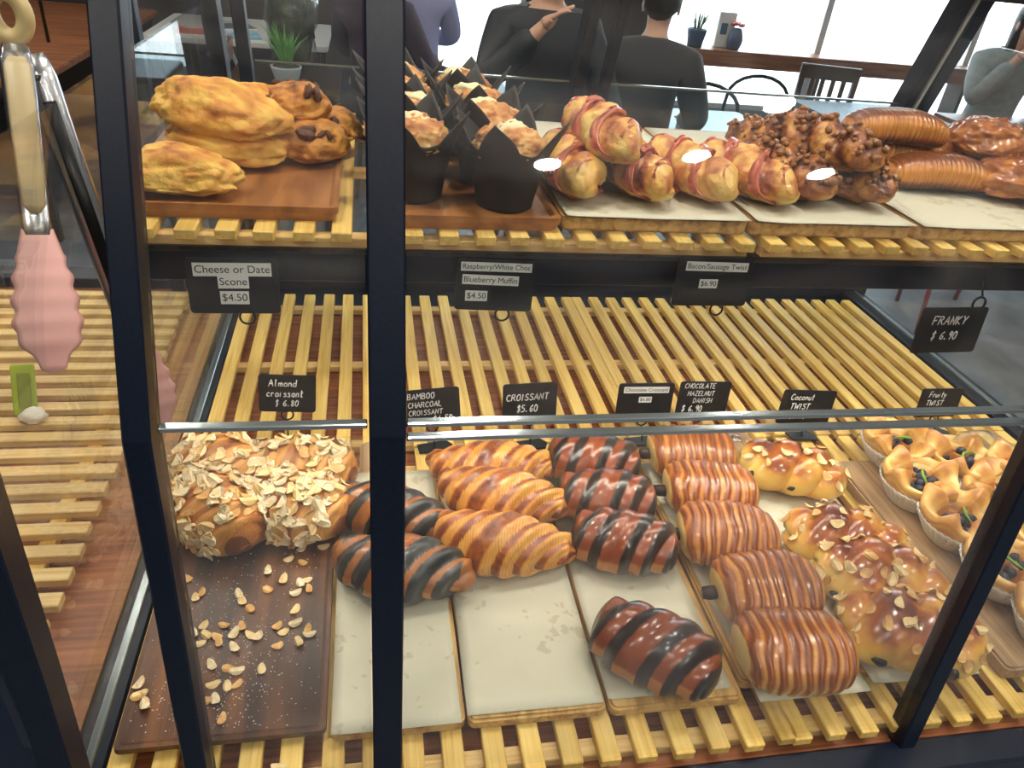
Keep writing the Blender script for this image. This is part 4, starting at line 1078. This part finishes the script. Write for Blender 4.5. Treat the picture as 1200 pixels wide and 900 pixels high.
table('brown wooden table before the person in the grey sweater', 3.72, 5.0, 2.10, 2.80, M['tablewood'], M['darkwood'])
def tube_chair(label, x, y, rz, frame, seat, backwood=None):
    t = thing('cafe_chair', label, 'chair', (x, y, FLOOR), (0, 0, rz), 'cafe chairs')
    link('seat', slab('seat', roundrect(.40, .40, .06), .44, .465, .006), seat, t)
    for s in (-1, 1):
        link('front_leg', tubeme([(s*.17, -.17, .45), (s*.20, -.21, .0)], .011, 10), frame, t)
        link('rear_leg', tubeme([(s*.17, .17, .45), (s*.20, .23, .0)], .011, 10), frame, t)
    pts = [(-.17, .18, .45)]+[(-.19, .21, .62)]+[(.19*-math.cos(a), .24, .70+.13*math.sin(a)) for a in [PI*i/10 for i in range(11)]]+[(.19, .21, .62), (.17, .18, .45)]
    link('back_loop', tubeme(pts, .011, 10), frame, t)
    if backwood: link('backrest', boxme(.34, .018, .12, .006, 2, 'chairback'), backwood, t, (0, .235, .74), (.1, 0, 0))
    return t
tube_chair('black bent tube chair with open back, nearer the pale blue table', 2.28, 2.95, 2.7, M['blackmetal'], M['tablewood'])
tube_chair('black bent tube chair with open back, in front of the window', 2.75, 3.35, 2.9, M['blackmetal'], M['tablewood'])
tube_chair('chair with a brown wooden back left of the dark tabletop', 2.62, 2.30, 3.6, M['blackmetal'], M['tablewood'], M['tablewood'])
tube_chair('chair with red metal legs seen through the right side pane', 2.75, 1.55, 1.2, M['redmetal'], M['darkwood'])
tube_chair('chair with red metal legs farther right behind the side pane', 3.65, 1.80, -1.9, M['redmetal'], M['darkwood'])
tube_chair('pale grey chair beside the magazine table', -.28, 3.24, 1.6, plain('grey_metal', (170, 172, 176), .4), M['whitetop'], M['whitetop'])
# slat back wooden chair
t = thing('slat_back_chair', 'dark wooden chair with an open slatted back near the window', 'chair', (3.35, 3.55, FLOOR), (0, 0, 2.9))
link('seat', slab('seat', roundrect(.42, .42, .03), .43, .46, .006), M['darkwood'], t)
for sx in (-1, 1):
    link('leg', boxme(.035, .035, .43, .003, 1, 'dw'), M['darkwood'], t, (sx*.18, -.18, .215))
    link('back_post', boxme(.035, .035, .88, .003, 1, 'dw'), M['darkwood'], t, (sx*.18, .19, .44))
link('top_rail', boxme(.40, .03, .09, .006, 2, 'dw'), M['darkwood'], t, (0, .19, .84))
for k in range(4): link('back_slat', boxme(.03, .016, .34, .003, 1, 'dw'), M['darkwood'], t, (-.105+.07*k, .19, .63))
# window ledge things
def spiky(label, x, y, z, h, potmat, leafmat, potr=.06, poth=.1, n=26, spread=.5, name='potted_grass'):
    t = thing(name, label, 'potted plant', (x, y, z))
    pot = grid(8, 28, lambda u, v: (Vector((potr*(.72+.28*u)*math.cos(2*PI*v), potr*(.72+.28*u)*math.sin(2*PI*v), poth*u)), 0), True, 'pot', tone=False)
    vs = [v.co.copy() for v in pot.vertices]; fs = [tuple(p.vertices) for p in pot.polygons]; k = len(vs)
    vs += [Vector((v.x*.9, v.y*.9, max(.004, v.z))) for v in vs]; fs += [tuple(i+k for i in p[::-1]) for p in fs[:]]
    for j in range(28): a, b_ = 7*28+j, 7*28+(j+1) % 28; fs.append((a, b_, b_+k, a+k))
    fs.append(tuple(range(27, -1, -1)))
    link('pot', mesh('pot', vs, fs), potmat, t)
    link('soil', lump_me(potr*.88, potr*.88, .015, 3, .1, 3, 3), plain('potting_soil', (70, 48, 34), .9, bmp=.5, sc=60), t, (0, 0, poth*.82))
    r = random.Random(label)
    for i in range(n):
        a = r.uniform(0, 2*PI); ln = h*r.uniform(.7, 1.1); sp = spread*r.uniform(.15, 1)
        pts = [(potr*.3*math.cos(a), potr*.3*math.sin(a), poth*.85)]
        for q in (.35, .7, 1.): pts.append((math.cos(a)*(potr*.3+ln*sp*q*q), math.sin(a)*(potr*.3+ln*sp*q*q), poth*.85+ln*q*(1-.25*sp*q)))
        link('blade', tubeme(pts, [.004, .0045, .003, .0006], 5), leafmat, t)
    return t
M['grass'] = plain('grass_green', (72, 140, 58), .5, c2=(110, 170, 80), sc=30)
M['succulent'] = plain('succulent_green', (92, 128, 104), .5)
spiky('green grass plant in a white pot behind the date scones', -.135, 2.52, TZ, .2, M['whitetop'], M['grass'], .075, .07, 46, .55)
spiky('spiky plant in a blue grey pot on the window ledge', 3.02, 5.06, LZ, .2, plain('blue_grey_pot', (70, 92, 120), .5), M['succulent'], .085, .14, 22, .6, 'potted_succulent')
t = thing('flower_vase', 'small vase with red flowers on the window ledge', 'vase', (3.38, 5.06, LZ))
link('vase_body', grid(10, 24, lambda u, v: (Vector(((.045+.022*math.sin(u*PI*1.1))*math.cos(2*PI*v), (.045+.022*math.sin(u*PI*1.1))*math.sin(2*PI*v), .17*u)), 0), True, 'vase', tone=False, cap=True), plain('glazed_blue', (70, 86, 116), .3), t)
for k in range(5): link('flower', lump_me(.026, .026, .02, k+60, .3, 2.4, 3), M['fruit'], t, (.035*math.cos(k*1.3), .035*math.sin(k*1.3), .18+.01*(k % 2)))
t = thing('paper_bag', 'pale paper bag standing on the window ledge', 'bag', (3.30, 5.14, LZ)); link('bag_body', boxme(.16, .06, .28, .01, 2, 'bag'), M['labelpaper'], t, (0, 0, .14)); link('emblem', boxme(.06, .004, .09, .002, 1, 'emb'), plain('teal_print', (70, 110, 130), .5), t, (-.02, -.031, .15))
# wrapped bouquet
t = thing('wrapped_bouquet', 'dark leafy bouquet in crinkled clear plastic behind the grass plant', 'bouquet', (-.12, 2.80, TZ))
link('foliage', lump_me(.11, .09, .22, 81, .4, 2.5, 4, None, 1.), plain('dark_leaves', (38, 46, 30), .6, c2=(70, 78, 48), sc=30, bmp=.8), t)
link('wrapping', lump_me(.14, .11, .26, 82, .3, 2.0, 4, None, 1.), glassmat('crinkled_film', (.86, .9, .9), .12, .12), t)
# magazines
rg = random.Random(5)
for k, (x, y, c, lb) in enumerate(((-.78, 3.78, (190, 70, 56), 'open magazine with a red picture on the white table'), (-.50, 3.72, (96, 150, 170), 'magazine with a teal cover on the white table'), (-.22, 3.80, (206, 200, 190), 'pale newspaper on the white table'), (-.60, 4.1, (60, 64, 80), 'dark blue magazine at the back of the white table'))):
    t = thing('magazine', lb, 'magazine', (x, y, TZ), (0, 0, rg.uniform(-.5, .5)))
    link('pages', boxme(.22, .29, .008, .001, 1, 'pages'), M['labelpaper'], t, (0, 0, .0045)); link('cover', boxme(.215, .285, .001, 0, 1, 'cov%d' % k), plain('cover%d' % k, c, .35, c2=tuple(min(255, v+60) for v in c), sc=9), t, (0, 0, .0092))
    link('headline', boxme(.15, .03, .0006, 0, 1, 'hl'), M['labelpaper'], t, (0, .1, .0098))
# tumbler by the lavender sleeve
t = thing('glass_tumbler', 'clear tumbler near the lavender sleeve', 'glass', (.80, 2.55, -.075)); link('tumbler_body', grid(6, 24, lambda u, v: (Vector(((.03+.008*u)*math.cos(2*PI*v), (.03+.008*u)*math.sin(2*PI*v), .11*u)), 0), True, 'tumbler', tone=False), M['shelfglass'], t)
link('tumbler_base', slab('tb', roundrect(.058, .058, .028), 0, .008, .002), M['shelfglass'], t)
table('dark small table carrying the clear tumbler', .62, 1.0, 2.40, 2.85, M['darkwood'], M['blackmetal'])

# ---------------------------------------------------------------- people seated in the cafe
M['skin'] = plain('skin', (206, 158, 132), .5)
def skinned(name, nodes, edges, mat, parent, root, sub=2):
    """continuous surface grown over joints: nodes = {key: (x, y, z, r)}"""
    keys = list(nodes); idx = {k: i for i, k in enumerate(keys)}
    me = bpy.data.meshes.new(name); me.from_pydata([nodes[k][:3] for k in keys], [(idx[a], idx[b_]) for a, b_ in edges], [])
    o = link(name, me, mat, parent)
    md = o.modifiers.new('skin', 'SKIN'); md.use_smooth_shade = True
    sv = me.skin_vertices[0].data
    for k in keys:
        r = nodes[k][3]; sv[idx[k]].radius = r if isinstance(r, tuple) else (r, r); sv[idx[k]].use_root = (k == root)
    ss = o.modifiers.new('smooth', 'SUBSURF'); ss.levels = sub; ss.render_levels = sub
    return o
def person(label, x, y, rz, top, trousers, hair, armL=None, armR=None, lean=0., z=FLOOR, long_hair=False):
    """seated figure facing local -y; arms given as (elbow, wrist) points"""
    t = thing('person', label, 'person', (x, y, z), (0, 0, rz))
    L_ = lambda zz: -lean*(zz-.5)
    J = {'pelvis': (0, 0, .53, (.155, .115)), 'waist': (0, L_(.72), .72, (.135, .10)), 'chest': (0, L_(.92), .92, (.155, .11)), 'collar': (0, L_(1.05), 1.05, (.11, .08)), 'neck': (0, L_(1.13)-.01, 1.13, .052),
         'jaw': (0, L_(1.2)-.035, 1.19, (.058, .066)), 'cranium': (0, L_(1.3)-.02, 1.29, (.075, .09)), 'crown': (0, L_(1.36)-.01, 1.355, (.05, .06))}
    E = [('pelvis', 'waist'), ('waist', 'chest'), ('chest', 'collar'), ('collar', 'neck'), ('neck', 'jaw'), ('jaw', 'cranium'), ('cranium', 'crown')]
    TE, TN = [('pelvis', 'waist'), ('waist', 'chest'), ('chest', 'collar')], ['pelvis', 'waist', 'chest', 'collar']
    LE, LN = [], ['pelvis']
    for s, k, ap in ((-1, 'l', armL), (1, 'r', armR)):
        el, wr = ap or ((s*.27, -.08, .80), (s*.20, -.33, .755))
        J['sh'+k] = (s*.175, L_(1.02), 1.015, .066); J['el'+k] = (*el, .044); J['wr'+k] = (*wr, .028)
        d = (Vector(wr)-Vector(el)).normalized(); sd = d.cross(Vector((0, 0, 1))).normalized() if abs(d.z) < .9 else Vector((1, 0, 0)); up = sd.cross(d)
        pm_ = Vector(wr)+d*.055; J['palm'+k] = (*pm_, (.030, .018))
        E += [('collar', 'sh'+k), ('sh'+k, 'el'+k), ('el'+k, 'wr'+k), ('wr'+k, 'palm'+k)]
        for fi, (off, ln) in enumerate(((-.031, .062), (-.0105, .074), (.0105, .07), (.031, .054))):
            b0 = pm_+sd*off+d*.030; b1 = b0+d*ln*.5-up*.006; b2 = b0+d*ln-up*.022
            for q, pp, rr in ((0, b0, .0085), (1, b1, .008), (2, b2, .0068)): J['f%s%d%d' % (k, fi, q)] = (*pp, rr)
            E += [('palm'+k, 'f%s%d0' % (k, fi)), ('f%s%d0' % (k, fi), 'f%s%d1' % (k, fi)), ('f%s%d1' % (k, fi), 'f%s%d2' % (k, fi))]
        th0 = pm_-d*.02-sd*s*.032; th1 = th0+d*.035-sd*s*.016
        J['t0'+k] = (*th0, .0105); J['t1'+k] = (*th1, .008); E += [('palm'+k, 't0'+k), ('t0'+k, 't1'+k)]
        J['hip'+k] = (s*.095, -.02, .52, .088); J['kn'+k] = (s*.13, -.43, .50, .058); J['an'+k] = (s*.13, -.40, .085, .038); J['to'+k] = (s*.14, -.55, .04, .034)
        E += [('pelvis', 'hip'+k), ('hip'+k, 'kn'+k), ('kn'+k, 'an'+k), ('an'+k, 'to'+k)]
        TE += [('collar', 'sh'+k), ('sh'+k, 'el'+k), ('el'+k, 'cu'+k)]; TN += ['sh'+k, 'el'+k, 'cu'+k]
        J['cu'+k] = (*(Vector(wr)-d*.01), .030)
        LE += [('pelvis', 'hip'+k), ('hip'+k, 'kn'+k), ('kn'+k, 'an'+k)]; LN += ['hip'+k, 'kn'+k, 'an'+k]
    body = {k: v for k, v in J.items() if not k.startswith('cu')}
    skinned('body', body, E, M['skin'], t, 'pelvis')
    def grow(ks, g): return {k: (*J[k][:3], tuple(q+g for q in J[k][3]) if isinstance(J[k][3], tuple) else J[k][3]+g) for k in ks}
    tn_ = grow(TN, .022); tn_['collar'] = (*J['collar'][:3], (.15, .115)); tn_['nape'] = (J['neck'][0], J['neck'][1], 1.105, (.078, .074))
    for k in 'lr': q = J['sh'+k]; tn_['sh'+k] = (q[0], q[1], q[2]+.005, .092)
    skinned('top', tn_, TE+[('collar', 'nape')], top, t, 'pelvis')
    skinned('trousers', grow(LN, .012), LE, trousers, t, 'pelvis')
    hy = L_(1.3)
    h = lump_me(.092, .108, .105, 90, .05, 2, 4, None, 1.); hv = h.vertices
    for v in hv:
        if v.co.y < -.055 and v.co.z < .14: v.co.y = -.055+(v.co.y+.055)*.2           # leave the face free
        if long_hair and v.co.z < .08 and v.co.y > -.03: v.co.z -= .16
    link('hair', h, hair, t, (0, hy+.02, 1.19))
    fy = L_(1.24)-.105
    link('nose', lump_me(.012, .02, .02, 91, .05, 2, 3, None, 1.), M['skin'], t, (0, fy+.005, 1.225))
    for s in (-1, 1):
        link('eye', lump_me(.011, .006, .006, 92, 0, 1, 2, None, 1.), M['raisin'], t, (s*.03, fy+.012, 1.265)); link('ear', lump_me(.008, .018, .03, 93, .05, 2, 3, None, 1.), M['skin'], t, (s*.082, hy-.01, 1.22))
    link('mouth', lump_me(.022, .006, .006, 94, .05, 2, 2, None, 1.), plain('lips', (160, 84, 76), .5), t, (0, fy+.012, 1.185))
    return t
M['blackcloth'] = plain('black_cloth', (16, 18, 24), .8, sheen=.2, c2=(24, 26, 34), sc=20, bmp=.2)
M['darkjacket'] = plain('dark_navy_jacket', (22, 26, 36), .6, c2=(30, 34, 44), sc=14, bmp=.3)
M['greysweater'] = plain('grey_sweater', (150, 158, 160), .85, sheen=.3, c2=(130, 140, 144), sc=26, bmp=.4)
M['plum'] = plain('plum_cloth', (56, 42, 62), .8)
M['lavender'] = plain('lavender_cloth', (150, 152, 196), .8)
M['denim'] = plain('dark_denim', (36, 44, 62), .8)
M['hairdark'] = plain('dark_hair', (26, 20, 18), .5, bmp=.5, sc=90)
M['hairbrown'] = plain('brown_hair', (70, 48, 34), .5, bmp=.5, sc=90)
person('person in a dark navy jacket, one raised hand standing in for a reflection in the glass', .97, 1.75, .15, M['darkjacket'], M['blackcloth'], M['hairdark'], armL=((-.27, -.10, .84), (-.10, -.19, 1.04)), z=FLOOR+.14)  # raised hand is modelled in place of a hand mirrored in the front glass
st = thing('bar_stool', 'dark stool under the person in the navy jacket', 'stool', (.97, 1.75, FLOOR)); link('seat', slab('seat', roundrect(.36, .36, .15), .52, .56, .01), M['darkwood'], st)
for lb_, sx_, sy_ in (('low dark stool under the person in black clothes', 1.50, 1.95), ('low dark stool under the person in the grey sweater', 4.32, 3.05), ('low dark stool under the person in plum clothes', .30, 3.10), ('low dark stool under the person with lavender sleeves', .58, 3.85)):
    sq = thing('low_stool', lb_, 'stool', (sx_, sy_, FLOOR)); link('seat', slab('seat', roundrect(.34, .34, .14), .385, .42, .01), M['darkwood'], sq)
    for a in range(4): link('leg', tubeme([(.11*math.cos(a*PI/2+.8), .11*math.sin(a*PI/2+.8), .39), (.16*math.cos(a*PI/2+.8), .16*math.sin(a*PI/2+.8), 0)], .013, 8), M['blackmetal'], sq)
for a in range(4): link('leg', tubeme([(.12*math.cos(a*PI/2+.8), .12*math.sin(a*PI/2+.8), .53), (.19*math.cos(a*PI/2+.8), .19*math.sin(a*PI/2+.8), 0)], .014, 8), M['blackmetal'], st)
link('foot_bar', tubeme(ringpts((0, 0, .2), .168, 24, 'z'), .009, 8, closed=True), M['blackmetal'], st)
person('person in black clothes seated beside the pale blue table', 1.50, 1.95, 2.7, M['blackcloth'], M['blackcloth'], M['hairdark'], lean=.25)
person('person in a grey sweater resting the chin on one hand at the right', 4.32, 3.05, -.35, M['greysweater'], M['denim'], M['hairdark'], armL=((-.22, -.26, .80), (-.05, -.24, 1.06)), lean=.18, long_hair=True)
person('person in plum clothes seated behind the date scones', .30, 3.10, 2.6, M['plum'], M['denim'], M['hairbrown'])
person('person with lavender sleeves left of the dark jacket', .58, 3.85, 3.3, M['lavender'], M['denim'], M['hairdark'])
